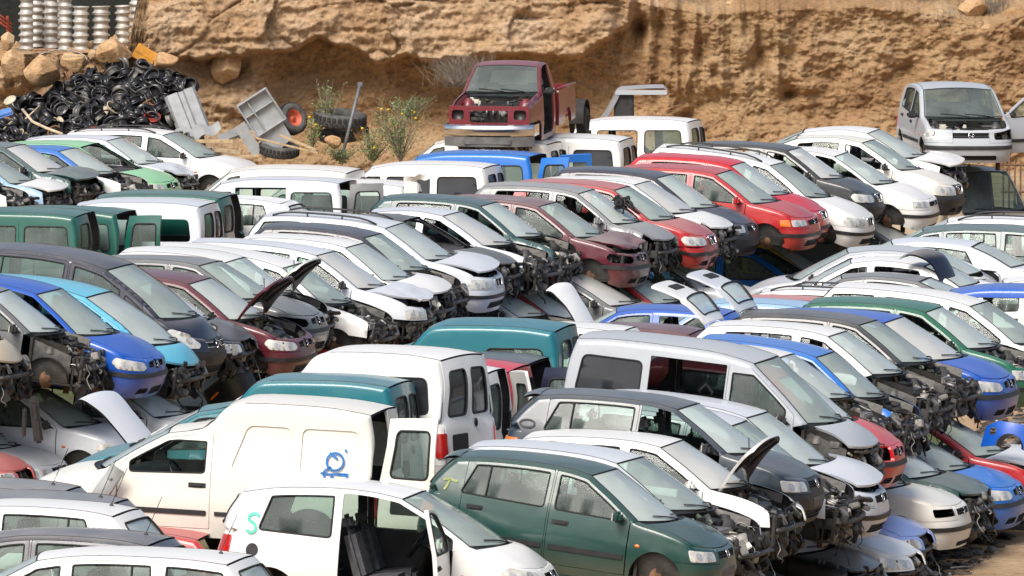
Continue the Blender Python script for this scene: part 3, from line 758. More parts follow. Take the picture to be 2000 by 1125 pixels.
        mb.tube([(x1 + .06, -w, .50), (x1 + .12, -w * .5, .50), (x1 + .13, 0, .50), (x1 + .12, w * .5, .50), (x1 + .06, w, .5)], .034, 4)
        for y in (-.62, -.3, .05, .4, .66): mb.box((x1 + .02, y * w, .46), (.025, .035, .36), ch=.006)
        mb.tube([(x1 - .03, -w, zt(x1) + .03), (x1 + .04, -w * .5, zt(x1) + .0), (x1 + .05, 0, zt(x1)), (x1 + .04, w * .5, zt(x1)), (x1 - .03, w, zt(x1) + .03)], .022, 4)
        mb.box((x1 + .0, 0, .28), (.08, 2 * w, .07), ch=.01)
        out['front_frame'] = mb.mesh('front_frame', [M_STEEL])
        mb = MB()
        mb.box((x1 - .04, rnd.uniform(-.08, .08), .47), (.05, 1.4 * w, .36), mi=0, ch=.008)
        mb.lathe([(.0, .03), (.05, .03), (.05, .0), (.17, .0), (.17, .03), (.19, .03), (.19, -.02)], 18, Matrix.Translation((x1 - .08, .12, .47)) @ Matrix.Rotation(PI / 2, 4, 'Y'), mi=1)
        out['radiator'] = mb.mesh('radiator', [M_GREASE, M_BLK])
        if seed % 4 != 3:
            mb = MB(); cx = x0 + L * .5; cy = rnd.uniform(-.1, .15); zz = zt(cx) - .03
            mb.box((cx, cy, zz - .22), (.34, .55, .36), ch=.03, mi=0); mb.box((cx - .02, cy, zz - .02), (.26, .5, .09), ch=.02, mi=rnd.choice((0, 1)))
            for i in range(4): mb.tube([(cx + .1, cy - .2 + .13 * i, zz - .05), (cx + .22, cy - .2 + .13 * i, zz - .06), (cx + .26, cy - .2 + .13 * i, zz - .2)], .026, 6, 1)
            for i in range(5):
                a = rnd.uniform(-.35, .35); mb.lathe([(0, .04), (.05 + .04 * rnd.random(), .04), (.07, .0), (.07, -.04), (0, -.04)], 12, Matrix.Translation((cx + rnd.uniform(-.2, .25), cy + a, zz - rnd.uniform(.05, .3))) @ Matrix.Rotation(rnd.choice((0, PI / 2)), 4, 'X'), mi=rnd.choice((0, 1)))
            mb.box((cx - .1, cy - .42, zz - .25), (.28, .3, .25), ch=.06, mi=1)
            out['engine'] = mb.mesh('engine', [M_GREASE, M_METAL])
        mb = MB(); bx_ = x0 + .25 * L
        mb.box((bx_, w * .62, zt(bx_) - .12), (.17, .24, .18), ch=.012, mi=0); mb.box((bx_, w * .62, zt(bx_) - .025), (.175, .245, .025), ch=.006, mi=1)
        out['battery'] = mb.mesh('battery', [M_BLK, M_GREYP])
        mb = MB(); px = x0 + .3 * L; mb.box((px, -w * .66, zt(px) - .06), (.16, .2, .16), ch=.035, mi=0); mb.lathe([(0, .03), (.03, .03), (.032, 0), (.0, 0)], 10, Matrix.Translation((px, -w * .66, zt(px) + .02)), mi=1)
        out['reservoir'] = mb.mesh('coolant_reservoir', [M_WHITEP, M_BLK])
        mb = MB()    # hoses, brackets, loose loom
        for i in range(26):
            p = V((x0 + rnd.uniform(0, L), rnd.uniform(-w, w), 0)); p.z = zt(p.x) - rnd.uniform(-.02, .16); pp = [p]; d = V((rnd.uniform(-1, 1), rnd.uniform(-1, 1), 0)).normalized()
            for j in range(5):
                d = (d + V((rnd.uniform(-.8, .8), rnd.uniform(-.8, .8), rnd.uniform(-.5, .4)))).normalized(); q = pp[-1] + d * rnd.uniform(.05, .14)
                q.x = max(x0, min(x1 + .05, q.x)); q.y = max(-w, min(w, q.y)); q.z = min(q.z, zt(q.x) + .05); pp.append(q)
            mb.tube(catmull([tuple(a) for a in pp], 3), rnd.choice((.006, .01, .012, .02)), 5, rnd.choice((0, 0, 0, 1, 2)))
        for i in range(34):
            p = V((x0 + rnd.uniform(0, L), rnd.uniform(-w, w), 0)); p.z = zt(p.x) - rnd.uniform(0, .14)
            mb.box(p, (rnd.uniform(.03, .14), rnd.uniform(.03, .14), rnd.uniform(.02, .09)), Matrix.Rotation(rnd.uniform(0, 3), 3, V((rnd.random(), rnd.random(), 1)).normalized()).to_quaternion(), rnd.choice((0, 0, 0, 0, 0, 0, 1, 1, 1, 2, 2, 2, 3, 3, 5)), .008)
        out['hoses'] = mb.mesh('hoses', [M_GREASE, M_STEEL, M_METAL, M_WHITEP, M_ORANGE, M_RUST])
        mb = MB()    # what hangs out when the bumper is off
        for i in range(rnd.choice((6, 12, 18))):
            y = rnd.uniform(-w, w); p = V((x1 + rnd.uniform(-.05, .1), y, rnd.uniform(.35, .68))); pp = [p]
            for j in range(5):
                p = p + V((rnd.uniform(-.03, .07), rnd.uniform(-.07, .07), -rnd.uniform(.02, .10))); pp.append(p)
            mb.tube(catmull([tuple(a) for a in pp], 3), rnd.choice((.005, .006, .009, .014)), 4, rnd.choice((0, 0, 1, 2)))
        for i in range(38):
            p = V((x1 + rnd.uniform(-.06, .1), rnd.uniform(-w, w), rnd.uniform(.2, .68)))
            mb.box(p, (rnd.uniform(.03, .1), rnd.uniform(.04, .2), rnd.uniform(.03, .14)), Matrix.Rotation(rnd.uniform(0, 3), 3, V((rnd.random(), rnd.random(), 1)).normalized()).to_quaternion(), rnd.choice((0, 0, 0, 1, 2, 3)), .01)
        for i in range(5): mb.blob((x1 - .02, rnd.uniform(-.6, .6), rnd.uniform(.2, .55)), (.10, rnd.uniform(.08, .2), rnd.uniform(.08, .18)), seed + i, .6, 2, 0)
        mb.box((x1 - .10, 0, .42), (.03, 2 * w, .46), mi=0)  # black sheet added behind, to fill the open front with black
        out['loose_wiring'] = mb.mesh('loose_wiring', [M_GREASE, M_STEEL, M_METAL, M_GREYP])
        s.cache[key] = out; return out

def crumple(me, seed, amp=.05, x0=0.0):
    m = me.copy(); o = V((seed * 3.3, seed * 1.7, 0))
    for v in m.vertices:
        k = smooth01((v.co.x - x0) / .5)
        n = noise.noise_vector(v.co * 2.6 + o) + .5 * noise.noise_vector(v.co * 6 + o)
        v.co += n * amp * k
    return m

def build_car(ct, name, label, loc, yaw, col, flags='', group=None, cat='car', scale=(1, 1, 1), tilt=(0, 0), seed=0, dust=.5, glass=None):
    """one wreck: an Empty at its base and each part a mesh of its own"""
    F = set(flags.split()); c = ct.cache; T = ct.T; rnd = random.Random(seed * 13 + 1)
    r = empty(name, loc, 0, label, cat, group); r.rotation_euler = (R(tilt[0]), R(tilt[1]), yaw); r.scale = scale
    pm = paint(col, dust); pn = paint(col, dust, mud=False)
    def ang(k, d):
        for f in F:
            if f.startswith(k + '='): return float(f[len(k) + 1:])
        return d
    def has(k): return any(f == k or f.startswith(k + '=') for f in F)
    altn = {}
    def colof(part):
        for f in F:
            if f.startswith(part + '#'): return paint(PAL[f[len(part) + 1:]], dust, mud=False)
        return pn if part in ('bonnet', 'tailgate') else pm
    inst('body', c['body'], r, pm)
    inst('cowl_panel', c['cowl_panel'], r)
    if not has('xw'): inst('windscreen', c['windscreen'], r, M_WSX if has('cw') else (M_WS, M_WSC, M_WS, M_WSD, M_WSC)[seed % 5])
    nb = 'noback' in F
    for sg, k in ((-1, 'R'), (1, 'L')):
        if not (has('xf') and k == 'R') and not has('xff'):
            nol = has('xl') or (k == 'R' and has('xlr')) or (k == 'L' and has('xll'))
            inst('front_fender', c['fshort' + k] if (nol and has('xb')) else c['fender' + k] if not has('crf') else crumple(c['fender' + k], seed, .05, T['ax'] - .1), r, colof('fender'))
            if not has('xl') and not (k == 'R' and has('xlr')) and not (k == 'L' and has('xll')): inst('headlight', c['head' + k], r)
        for kk in 'fr':
            if 'door' + kk + k not in c: continue
            if k == 'R' and (has('xd') and kk == 'f' or has('xr') and kk == 'r'): continue
            if k == 'L' and (has('xdl') and kk == 'f' or has('xrl') and kk == 'r'): continue
            hp = c['hinge' + kk + k]
            d = inst('front_door' if kk == 'f' else ('sliding_door' if T.get('slide') else 'rear_door'), c['door' + kk + k], r, colof('door')); d.location = hp
            if k == 'R' and has('od') and kk == 'f': d.rotation_euler = (0, 0, R(ang('od', 50)))
            if k == 'L' and has('odl') and kk == 'f': d.rotation_euler = (0, 0, -R(ang('odl', 50)))
            inst('handle', c['handle' + kk + k], d)
            i = 0
            while 'dwin%s%s%d' % (kk, k, i) in c:
                if not (has('xg') or (k == 'R' and has('xg' + kk)) or (k == 'L' and has('xgl' + kk))):
                    w = inst('window', c['dwin%s%s%d' % (kk, k, i)], d)
                    if glass or has('tint') and kk == 'r': w.material_slots[0].link = 'OBJECT'; w.material_slots[0].material = glass or M_TG
                inst('window_seal', c['dseal%s%s%d' % (kk, k, i)], d); i += 1
        i = 0
        while 'bwin%s%d' % (k, i) in c:
            if not has('xq'):
                w = inst('side_window', c['bwin%s%d' % (k, i)], r, None)
                if glass or has('tint'): w.material_slots[0].link = 'OBJECT'; w.material_slots[0].material = glass or M_TG
            i += 1
        if not has('xm') and not (k == 'R' and has('xmr')):
            m = inst('wing_mirror', c['mirror' + k], r)
            if has('pm'): m.material_slots[1].link = 'OBJECT'; m.material_slots[1].material = pm
        if not has('xtl'):
            t = inst('tail_light', c['tail' + k], r)
            if has('otl'): t.material_slots[0].link = 'OBJECT'; t.material_slots[0].material = M_ORANGE
    if not has('xb'):
        b = inst('front_bumper', c['bumperF'] if not has('crb') else crumple(c['bumperF'], seed + 3, .04, T['ax']), r, M_BLK if has('bb') else colof('bumper')); inst('grille', c['grille'], b)
        if has('sb'): b.location.z = -.08; b.rotation_euler = (R(4), R(5), R(-3))
    if not has('xbr'): inst('rear_bumper', c['bumperR'], r, M_BLK if has('bb') else pm)
    if not has('xh'):
        h = inst('bonnet', c['hood'] if not has('crh') else crumple(c['hood'], seed, .06, .15), r, colof('bonnet')); h.location = c['hingeH']
        if has('oh'):
            h.rotation_euler = (0, -R(ang('oh', 48)), 0)
            if ang('oh', 48) > 20:
                st = inst('bonnet_stay', c['stay'], h); st.location = (.72, -.95, -.05); st.rotation_euler = (0, R(ang('oh', 48)), 0)
        else: h.rotation_euler = (rnd.uniform(-.006, .006), rnd.uniform(-.02, .0), 0)
        if has('ph'): h.location.z += .03; h.rotation_euler = (R(3), -R(ang('ph', 7)), R(2))
    if 'tailgate' in c:
        if not has('xt'):
            t = inst('boot_lid' if T.get('sedan') else 'tailgate', c['tailgate'], r, colof('tailgate')); t.location = c['hingeT']
            if has('ot'): t.rotation_euler = (0, R(ang('ot', 70)) * (1 if not T.get('sedan') else 1), 0)
            if not T.get('sedan') and not has('xrg'): inst('rear_screen', c['rearscreen'], t)
        if T.get('sedan') and not has('xrg'): inst('rear_screen', c['rearscreen'], r)
    else:
        for k, sgn in (('R', 1), ('L', -1)):
            if has('xt' + k.lower()): continue
            t = inst('rear_door', c['rdoor' + k], r, colof('rdoor')); t.location = c['hingeD' + k]
            a = ang('o' + k.lower(), 0) if has('o' + k.lower()) else 0
            t.rotation_euler = (0, 0, sgn * R(a))
            if 'rdwin' + k in c and not has('xrg'): inst('window', c['rdwin' + k], t, M_TG if has('tint') else M_SG)
    if has('rr'): inst('roof_rail', c['rails'], r)
    if has('an'): inst('antenna', c['antenna'], r)
    if not has('xs'): inst('roof_strip', c['gutter'], r)
    if not has('noin'):
        inst('front_seat', c['seatR'], r); inst('front_seat', c['seatL'], r); inst('dashboard', c['dash'], r); inst('steering_wheel', c['wheelS'], r)
        if 'bench' in c: inst('rear_bench', c['bench'], r)
    # engine bay
    b = ct.bay(seed % 6)
    inst('inner_wing', b['inner_wing'], r, pm if has('pw') else None)
    opn = has('xh') or has('oh') or has('xb') or has('ph')
    if opn or has('xff') or has('xf'):
        inst('front_frame', b['front_frame'], r, pm if has('pw') else None); inst('radiator', b['radiator'], r)
        if has('xh') or has('oh') or has('ph') or has('xf'):
            for k in ('engine', 'battery', 'reservoir', 'hoses'):
                if k in b: inst({'reservoir': 'coolant_reservoir'}.get(k, k), b[k], r)
        if has('xb'): inst('loose_wiring', b['loose_wiring'], r)
    for (x, sg, nm) in ((T['ax'], -1, 'fr'), (T['bx'], -1, 'rr_'), (T['ax'], 1, 'fl'), (T['bx'], 1, 'rl')):
        if has('w') or has('w' + nm):
            y = sg * (ct.sh.hw(.4) - .11)
            t = inst('wheel', c['tyre'], r); t.location = (x, y, .29); t.rotation_euler = (-PI / 2 * sg, 0, 0)
            inst('rim', c['rim'], t)
        elif sg < 0 or nm == 'fl':
            t = inst('brake_hub', c['hub'], r); t.location = (x, sg * (ct.sh.hw(.4) - .16), .30); t.rotation_euler = (-PI / 2 * sg, 0, rnd.uniform(0, 1))
    return r

# ------------------------------------------------------------------ the kinds of car in the yard
HWC = [(0, .90), (.22, .955), (.45, .995), (.62, 1.0), (.80, .985), (.95, .945), (1.42, .735), (1.9, .55)]
HWT = [(0, .91), (.22, .96), (.5, 1.0), (.75, 1.0), (1.0, .965), (1.6, .80), (1.9, .70)]
HWV = [(0, .92), (.22, .97), (.5, 1.0), (.9, .995), (1.1, .975), (1.75, .87), (1.95, .84)]
H_RECT = [(.86, .565), (.86, .70), (.46, .685), (.43, .575)]
H_TEAR = [(.93, .575), (1.0, .655), (.92, .725), (.45, .675), (.40, .60), (.5, .565)]
H_OCT = [(.90, .57), (.96, .66), (.88, .72), (.42, .69), (.38, .585), (.5, .565)]
H_OVAL = [(1.10, .66), (1.12, .76), (1.0, .85), (.72, .80), (.52, .66), (.58, .60), (.80, .60)]
G_SLIM = [[(-.33, .60), (.33, .60), (.33, .68), (-.33, .68)]]
G_TWIN = [[(-.07, .575), (.07, .575), (.055, .695), (-.055, .695)], [(-.31, .60), (-.10, .60), (-.085, .685), (-.30, .675)], [(.31, .60), (.10, .60), (.085, .685), (.30, .675)]]
G_UP = [[(-.16, .565), (.16, .565), (.21, .70), (-.21, .70)]]
IN_W = [[(-.52, .24), (.52, .24), (.48, .345), (-.48, .345)]]
IN_3 = [[(-.24, .22), (.24, .22), (.24, .33), (-.24, .33)], [(-.62, .24), (-.34, .24), (-.34, .32), (-.58, .32)], [(.62, .24), (.34, .24), (.34, .32), (.58, .32)]]
TL = [(.60, .62), (.92, .62), (.92, .84), (.60, .84)]

def base_hatch(**k):
    T = dict(W=1.67, hw=HWC, zs=.19, ax=1.19, bx=-1.24, ar=.335, az=.29, zn=.705, belt=[(-1.7, .965), (-.2, .93), (1.0, .90)],
        xf=[(.15, 1.80), (.30, 1.875), (.46, 1.90), (.56, 1.86), (.72, 1.80)], xr=[(.15, -1.84), (.35, -1.91), (.50, -1.92), (.7, -1.89), (.97, -1.82)],
        out=[('glass', [(-1.80, .965), (-1.66, 1.17), (-1.50, 1.345)]), ('roof', [(-1.50, 1.345), (-1.15, 1.40), (-.55, 1.43), (-.1, 1.42), (.18, 1.38)]),
             ('screen', [(.18, 1.38), (.54, 1.165), (.88, .935)]), ('cowl', [(.88, .935), (.97, .918)]), ('hood', [(.97, .918), (1.34, .862), (1.64, .785), (1.73, .74)])],
        bow=[(-1.8, -.10, 0), (-1.5, -.05, .035), (-.5, 0, .034), (.18, .10, .045), (.88, .27, .0), (.97, .25, .03), (1.7, .2, .03)],
        fd=(-.22, .80), rd=(-1.34, -.24), wins=[('f', -.16, .68), ('r', -1.36, -.30, .14, 0)],
        head=H_RECT, grille=G_SLIM, intake=IN_W, tail=TL, badge='disc')
    T.update(k); return T
def base_sedan(**k):
    T = dict(base_hatch(), W=1.70, sedan=1, ax=1.33, bx=-1.24, zn=.715, fd=(-.13, .88), rd=(-1.16, -.15), belt=[(-1.9, .99), (-.2, .95), (1.1, .91)],
        xf=[(.15, 2.0), (.3, 2.06), (.46, 2.085), (.56, 2.04), (.72, 1.99)], xr=[(.15, -2.06), (.35, -2.13), (.5, -2.15), (.7, -2.12), (.98, -2.07)],
        out=[('trunk', [(-2.06, .975), (-1.86, 1.01), (-1.68, 1.02)]), ('glass', [(-1.68, 1.02), (-1.35, 1.21), (-1.02, 1.355)]), ('roof', [(-1.02, 1.355), (-.6, 1.41), (-.2, 1.425), (.20, 1.38)]),
             ('screen', [(.20, 1.38), (.60, 1.17), (.97, .945)]), ('cowl', [(.97, .945), (1.06, .928)]), ('hood', [(1.06, .928), (1.48, .870), (1.82, .79), (1.92, .745)])],
        bow=[(-2.06, -.12, .02), (-1.68, -.17, .02), (-1.02, -.06, .04), (-.3, 0, .034), (.20, .10, .045), (.97, .27, 0), (1.06, .25, .03), (1.9, .2, .03)],
        wins=[('f', -.07, .76), ('r', -1.12, -.21, .16, 0)], head=H_OCT, grille=G_SLIM)
    T.update(k); return T
def base_wagon(**k):
    T = dict(base_hatch(), W=1.72, ax=1.33, bx=-1.19, zn=.725, fd=(-.13, .90), rd=(-1.16, -.15), belt=[(-2.0, 1.0), (-.2, .955), (1.1, .92)],
        xf=[(.15, 2.02), (.3, 2.09), (.46, 2.115), (.56, 2.08), (.74, 2.03)], xr=[(.15, -2.16), (.35, -2.22), (.5, -2.24), (.7, -2.22), (1.0, -2.14)],
        out=[('glass', [(-2.12, 1.0), (-2.02, 1.2), (-1.86, 1.40)]), ('roof', [(-1.86, 1.40), (-1.4, 1.445), (-.7, 1.465), (-.2, 1.45), (.20, 1.395)]),
             ('screen', [(.20, 1.395), (.60, 1.185), (.98, .955)]), ('cowl', [(.98, .955), (1.07, .938)]), ('hood', [(1.07, .938), (1.48, .885), (1.84, .805), (1.95, .76)])],
        bow=[(-2.12, -.10, 0), (-1.86, -.05, .035), (-.7, 0, .034), (.20, .10, .045), (.98, .27, 0), (1.07, .25, .03), (1.9, .2, .03)],
        wins=[('f', -.07, .78), ('r', -1.10, -.21, .04, 0), ('b', -2.0, -1.24, .12, 0)], head=H_OCT, grille=G_UP, badge='frame', tail=[(.62, .62), (.90, .62), (.90, 1.0), (.62, 1.0)])
    T.update(k); return T
def base_van(**k):
    T = dict(base_hatch(), W=1.70, hw=HWV, ax=1.20, bx=-1.46, ar=.34, zn=.80, zs=.21, roll=.075, fd=(.02, .92), rd=None, belt=[(-2.1, 1.06), (0, 1.03), (1.1, .99)], rcr=.12, nr=5,
        xf=[(.15, 1.86), (.3, 1.94), (.5, 1.97), (.62, 1.93), (.8, 1.86)], xr=[(.15, -2.06), (.35, -2.10), (.5, -2.12), (1.06, -2.09)], zbr=.46,
        out=[('glass', [(-2.07, 1.06), (-2.03, 1.45), (-1.96, 1.74)]), ('roof', [(-1.96, 1.74), (-1.5, 1.79), (-.6, 1.80), (-.1, 1.78), (.30, 1.71)]),
             ('screen', [(.30, 1.71), (.72, 1.37), (1.08, 1.045)]), ('cowl', [(1.08, 1.045), (1.17, 1.022)]), ('hood', [(1.17, 1.022), (1.46, .965), (1.68, .88), (1.76, .83)])],
        bow=[(-2.07, -.05, 0), (-1.96, -.04, .03), (-.6, 0, .045), (.30, .10, .04), (1.08, .26, 0), (1.17, .24, .03), (1.76, .2, .03)],
        wins=[('f', .08, .86)], head=[(.88, .62), (.92, .73), (.82, .80), (.46, .76), (.42, .66)], grille=[[(-.32, .66), (.32, .66), (.32, .76), (-.32, .76)]], intake=IN_W,
        tail=[(.70, .62), (.90, .62), (.90, 1.0), (.70, 1.0)], badge='chev', vandoors=1, tgu=.70, panel=1, zbf=.56)
    T.update(k); return T
VW1 = [(-1.90, 1.10), (-1.02, 1.09), (-1.02, 1.56), (-1.84, 1.56)]
VW2 = [(-.86, 1.09), (-.10, 1.08), (-.10, 1.57), (-.86, 1.565)]
def TY():
    D = {}
    D['hatch'] = base_hatch()
    D['polo'] = base_hatch(spoiler=1, bstrip=0, tail=[(.60, .66), (.92, .66), (.92, .84), (.60, .84)])
    D['golf'] = base_hatch(W=1.70, badge='disc', head=[(.80, .575), (.80, .705), (.46, .70), (.46, .585)])
    D['ibiza'] = base_hatch(head=H_TEAR, grille=G_TWIN, intake=IN_3, badge='ess', bstrip=(.47, .53), belt=[(-1.7, .99), (-.2, .935), (1.0, .89)])
    D['ibiza2'] = base_hatch(head=[(.80, .585), (.80, .70), (.44, .695), (.42, .60)], hind=[(1.02, .585), (1.0, .69), (.83, .70), (.83, .585)], grille=G_SLIM, badge='ess')
    D['fabia'] = base_hatch(head=H_OCT, grille=G_UP, badge='frame', intake=IN_3, W=1.66)
    D['hatch3'] = base_hatch(fd=(-.42, .80), rd=None, wins=[('f', -.36, .68), ('b', -1.36, -.52, .14, 0)], head=H_TEAR, grille=G_TWIN, badge='ess')
    D['mini'] = base_hatch(W=1.68, hw=HWT, fd=(-.40, .84), rd=None, zn=.76, ax=1.20, bx=-1.16, belt=[(-1.6, 1.03), (-.3, .97), (1.0, .93)],
        xf=[(.15, 1.78), (.3, 1.86), (.5, 1.88), (.62, 1.83), (.78, 1.74)], xr=[(.15, -1.72), (.35, -1.80), (.5, -1.82), (.7, -1.80), (1.02, -1.72)],
        out=[('glass', [(-1.70, 1.02), (-1.62, 1.22), (-1.50, 1.42)]), ('roof', [(-1.50, 1.42), (-1.1, 1.495), (-.5, 1.53), (-.1, 1.515), (.22, 1.465)]),
             ('screen', [(.22, 1.465), (.64, 1.24), (1.02, .99)]), ('cowl', [(1.02, .99), (1.10, .968)]), ('hood', [(1.10, .968), (1.38, .91), (1.58, .84), (1.66, .80)])],
        bow=[(-1.7, -.12, 0), (-1.5, -.06, .04), (-.5, 0, .055), (.22, .10, .05), (1.02, .28, 0), (1.10, .26, .03), (1.66, .2, .03)],
        wins=[('f', -.34, .72), ('b', -1.30, -.50, .12, 0)], head=[(.98, .62), (1.02, .72), (.9, .80), (.5, .74), (.46, .65)], grille=[[(-.3, .64), (.3, .64), (.3, .72), (-.3, .72)]], mold=0, bstrip=0,
        tail=[(.56, .72), (.88, .72), (.86, .95), (.58, .95)], hbulge=.06, zm=.5)
    D['getz'] = base_hatch(W=1.68, hw=HWT, zn=.78, fd=(-.16, .88), rd=(-1.26, -.18), belt=[(-1.6, 1.06), (-.3, .98), (1.0, .93)],
        out=[('glass', [(-1.76, 1.04), (-1.66, 1.25), (-1.54, 1.42)]), ('roof', [(-1.54, 1.42), (-1.1, 1.485), (-.5, 1.51), (-.1, 1.495), (.24, 1.445)]),
             ('screen', [(.24, 1.445), (.62, 1.22), (.98, .98)]), ('cowl', [(.98, .98), (1.06, .958)]), ('hood', [(1.06, .958), (1.38, .905), (1.62, .84), (1.72, .80)])],
        bow=[(-1.76, -.12, 0), (-1.5, -.06, .04), (-.5, 0, .034), (.24, .10, .045), (.98, .26, 0), (1.06, .24, .03), (1.7, .2, .03)],
        wins=[('f', -.10, .76), ('r', -1.30, -.24, .12, 0)], head=[(.96, .60), (1.0, .72), (.84, .79), (.42, .72), (.44, .60)], grille=[[(-.36, .63), (.36, .63), (.36, .73), (-.36, .73)]], intake=[[(-.5, .22), (.5, .22), (.48, .31), (-.48, .31)]], bstrip=(.42, .49), zm=.52)
    D['sedan'] = base_sedan()
    D['toledo'] = base_sedan(head=[(.84, .59), (.84, .70), (.44, .695), (.42, .60)], badge='ess', intake=[[(-.4, .2), (.4, .2), (.4, .26), (-.4, .26)]])
    D['octavia'] = base_sedan(head=H_OCT, grille=G_UP, badge='frame', intake=IN_3)
    D['wagon'] = base_wagon()
    D['wagon2'] = base_wagon(grille=G_SLIM, badge='disc', head=H_RECT)
    D['mpv'] = base_hatch(W=1.76, hw=HWT, ax=1.36, bx=-1.36, zn=.70, zs=.2, ar=.34, belt=[(-1.9, 1.05), (-.2, .99), (1.3, .92)], fd=(-.05, 1.14), rd=(-1.36, -.07),
        xf=[(.15, 2.0), (.3, 2.08), (.46, 2.11), (.56, 2.08), (.72, 2.0)], xr=[(.15, -2.05), (.35, -2.12), (.5, -2.14), (.7, -2.12), (1.05, -2.04)], rcf=.6, nf=2.4,
        out=[('glass', [(-2.02, 1.05), (-1.94, 1.25), (-1.78, 1.48)]), ('roof', [(-1.78, 1.48), (-1.3, 1.58), (-.6, 1.63), (0, 1.61), (.46, 1.53)]),
             ('screen', [(.46, 1.53), (1.0, 1.24), (1.45, .965)]), ('cowl', [(1.45, .965), (1.53, .935)]), ('hood', [(1.53, .935), (1.68, .88), (1.80, .82), (1.88, .77)])],
        bow=[(-2.02, -.14, 0), (-1.78, -.06, .04), (-.6, 0, .04), (.46, .1, .05), (1.45, .26, 0), (1.53, .24, .03), (1.88, .2, .03)],
        wins=[('f', .02, .74, 0, 0), ('b', .86, 1.26, 0, -.02, [(.83, 1.005), (1.22, .985), (.83, 1.23)], .03), ('r', -1.28, -.13, .05, 0), ('b', -1.92, -1.42, .14, 0)],
        head=H_OVAL, grille=[[(-.34, .60), (.34, .60), (.34, .685), (-.34, .685)]], intake=IN_W, badge='chev', bstrip=(.40, .5), hbulge=.06)
    D['van'] = base_van(slide=1, rd=(-.98, .0), dtop=1.66, wtop=1.57, wins=[('f', .08, .80), ('b', -2, -1, 0, 0, [(-1.90, 1.10), (-1.08, 1.09), (-1.08, 1.57), (-1.84, 1.57)], .08), ('r', -.9, -.1, 0, 0, [(-.92, 1.09), (-.06, 1.08), (-.06, 1.57), (-.92, 1.57)], .06)], rhx=-.1)
    D['vancargo'] = base_van()
    D['vanq'] = base_van(wins=[('f', .08, .80), ('b', -2, -1, 0, 0, [(-1.86, 1.12), (-.62, 1.11), (-.66, 1.52), (-1.80, 1.52)], .09)])
    D['boxvan'] = base_van(W=1.66, recess=[[(-1.98, 1.02), (-1.25, 1.02), (-1.25, 1.55), (-1.92, 1.55)], [(-1.12, 1.02), (-.42, 1.02), (-.60, 1.55), (-1.12, 1.55)]], zn=.72, belt=[(-2.1, .98), (0, .95), (1.1, .91)], ax=1.42, bx=-1.4, bow=[(-2.12, -.05, 0), (-2.02, -.04, .04), (-.6, 0, .05), (.36, .07, .045), (1.1, .22, 0), (1.18, .2, .03), (2.05, .2, .03)],
        xf=[(.15, 2.08), (.3, 2.16), (.46, 2.19), (.56, 2.14), (.72, 2.07)], xr=[(.15, -2.1), (.35, -2.15), (.5, -2.17), (.98, -2.14)],
        hw=[(0, .90), (.22, .955), (.45, .995), (.62, 1.0), (.80, .99), (1.0, .97), (1.40, .88), (1.8, .86)],
        out=[('glass', [(-2.12, .98), (-2.09, 1.4), (-2.02, 1.74)]), ('roof', [(-2.02, 1.74), (-1.5, 1.80), (-.62, 1.80), (-.34, 1.745), (-.16, 1.56), (0, 1.46), (.36, 1.395)]),
             ('screen', [(.36, 1.395), (.74, 1.18), (1.09, .945)]), ('cowl', [(1.09, .945), (1.18, .92)]), ('hood', [(1.18, .92), (1.56, .862), (1.88, .79), (1.99, .745)])],
        fd=(-.20, .92), wins=[('f', -.12, .78)], head=H_RECT, grille=G_SLIM, badge='disc', tail=[(.66, .55), (.84, .55), (.84, .85), (.66, .85)], wtop=1.33, dtop=1.42, zbf=.54)
    D['boxvanw'] = dict(D['boxvan'], recess=[], wins=[('f', -.12, .78), ('b', -2, -1, 0, 0, [(-1.94, 1.08), (-1.14, 1.08), (-1.14, 1.52), (-1.88, 1.52)], .08)])
    D['boxvanp'] = dict(D['boxvan'], recess=[])
    D['oldvan'] = base_van(rwin=None, W=1.8, hw=[(0, .95), (.3, .99), (.8, 1.0), (1.1, .98), (1.9, .86)], zn=1.0, belt=[(-2.1, 1.1), (1.5, 1.1)], fd=(.55, 1.45), ax=1.15, bx=-1.35, rcf=.25, nf=4, xf=[(.15, 1.9), (.5, 1.95), (.9, 1.92), (1.0, 1.9)],
        out=[('glass', [(-2.07, 1.06), (-2.03, 1.45), (-1.96, 1.80)]), ('roof', [(-1.96, 1.80), (-1.0, 1.9), (.6, 1.9), (1.2, 1.82)]), ('screen', [(1.2, 1.82), (1.48, 1.45), (1.70, 1.12)]), ('cowl', [(1.70, 1.12), (1.74, 1.09)]), ('hood', [(1.74, 1.09), (1.78, 1.06), (1.81, 1.03)])],
        bow=[(-2.07, -.05, 0), (1.2, .06, .04), (1.7, .12, 0), (1.81, .1, 0)], wins=[('f', .62, 1.4)], head=[(.80, .62), (.80, .82), (.56, .82), (.56, .62)], grille=[[(-.5, .64), (.5, .64), (.5, .8), (-.5, .8)]])
    return D
PAL = dict(white=(.80, .80, .775), cream=(.78, .75, .67), silver=(.42, .45, .48), palesilver=(.60, .64, .69), grey=(.11, .118, .125), midgrey=(.22, .23, .235), dark=(.022, .025, .028), slate=(.020, .034, .050), navy=(.009, .012, .032),
    blue=(.003, .085, .45), brightblue=(.006, .15, .55), lightblue=(.11, .46, .62), paleblue=(.30, .47, .64), green=(.004, .115, .060), polo_green=(.003, .046, .038), teal=(.004, .15, .19), darkteal=(.012, .065, .070), mint=(.27, .58, .30), vangreen=(.003, .095, .070),
    red=(.42, .006, .010), brightred=(.60, .008, .012), darkred=(.26, .012, .022), maroon=(.095, .006, .016), pink=(.52, .10, .09), black=(.008, .009, .010), yellow=(.6, .42, .03), orange=(.45, .06, .03), beige=(.55, .46, .32), lavender=(.22, .30, .62))

CAM_F = 20000.0; CAM_LOC = (0, 0, 13.0); CAM_DEP = math.radians(4.0); YAW0 = -14

EXPO = 0.66

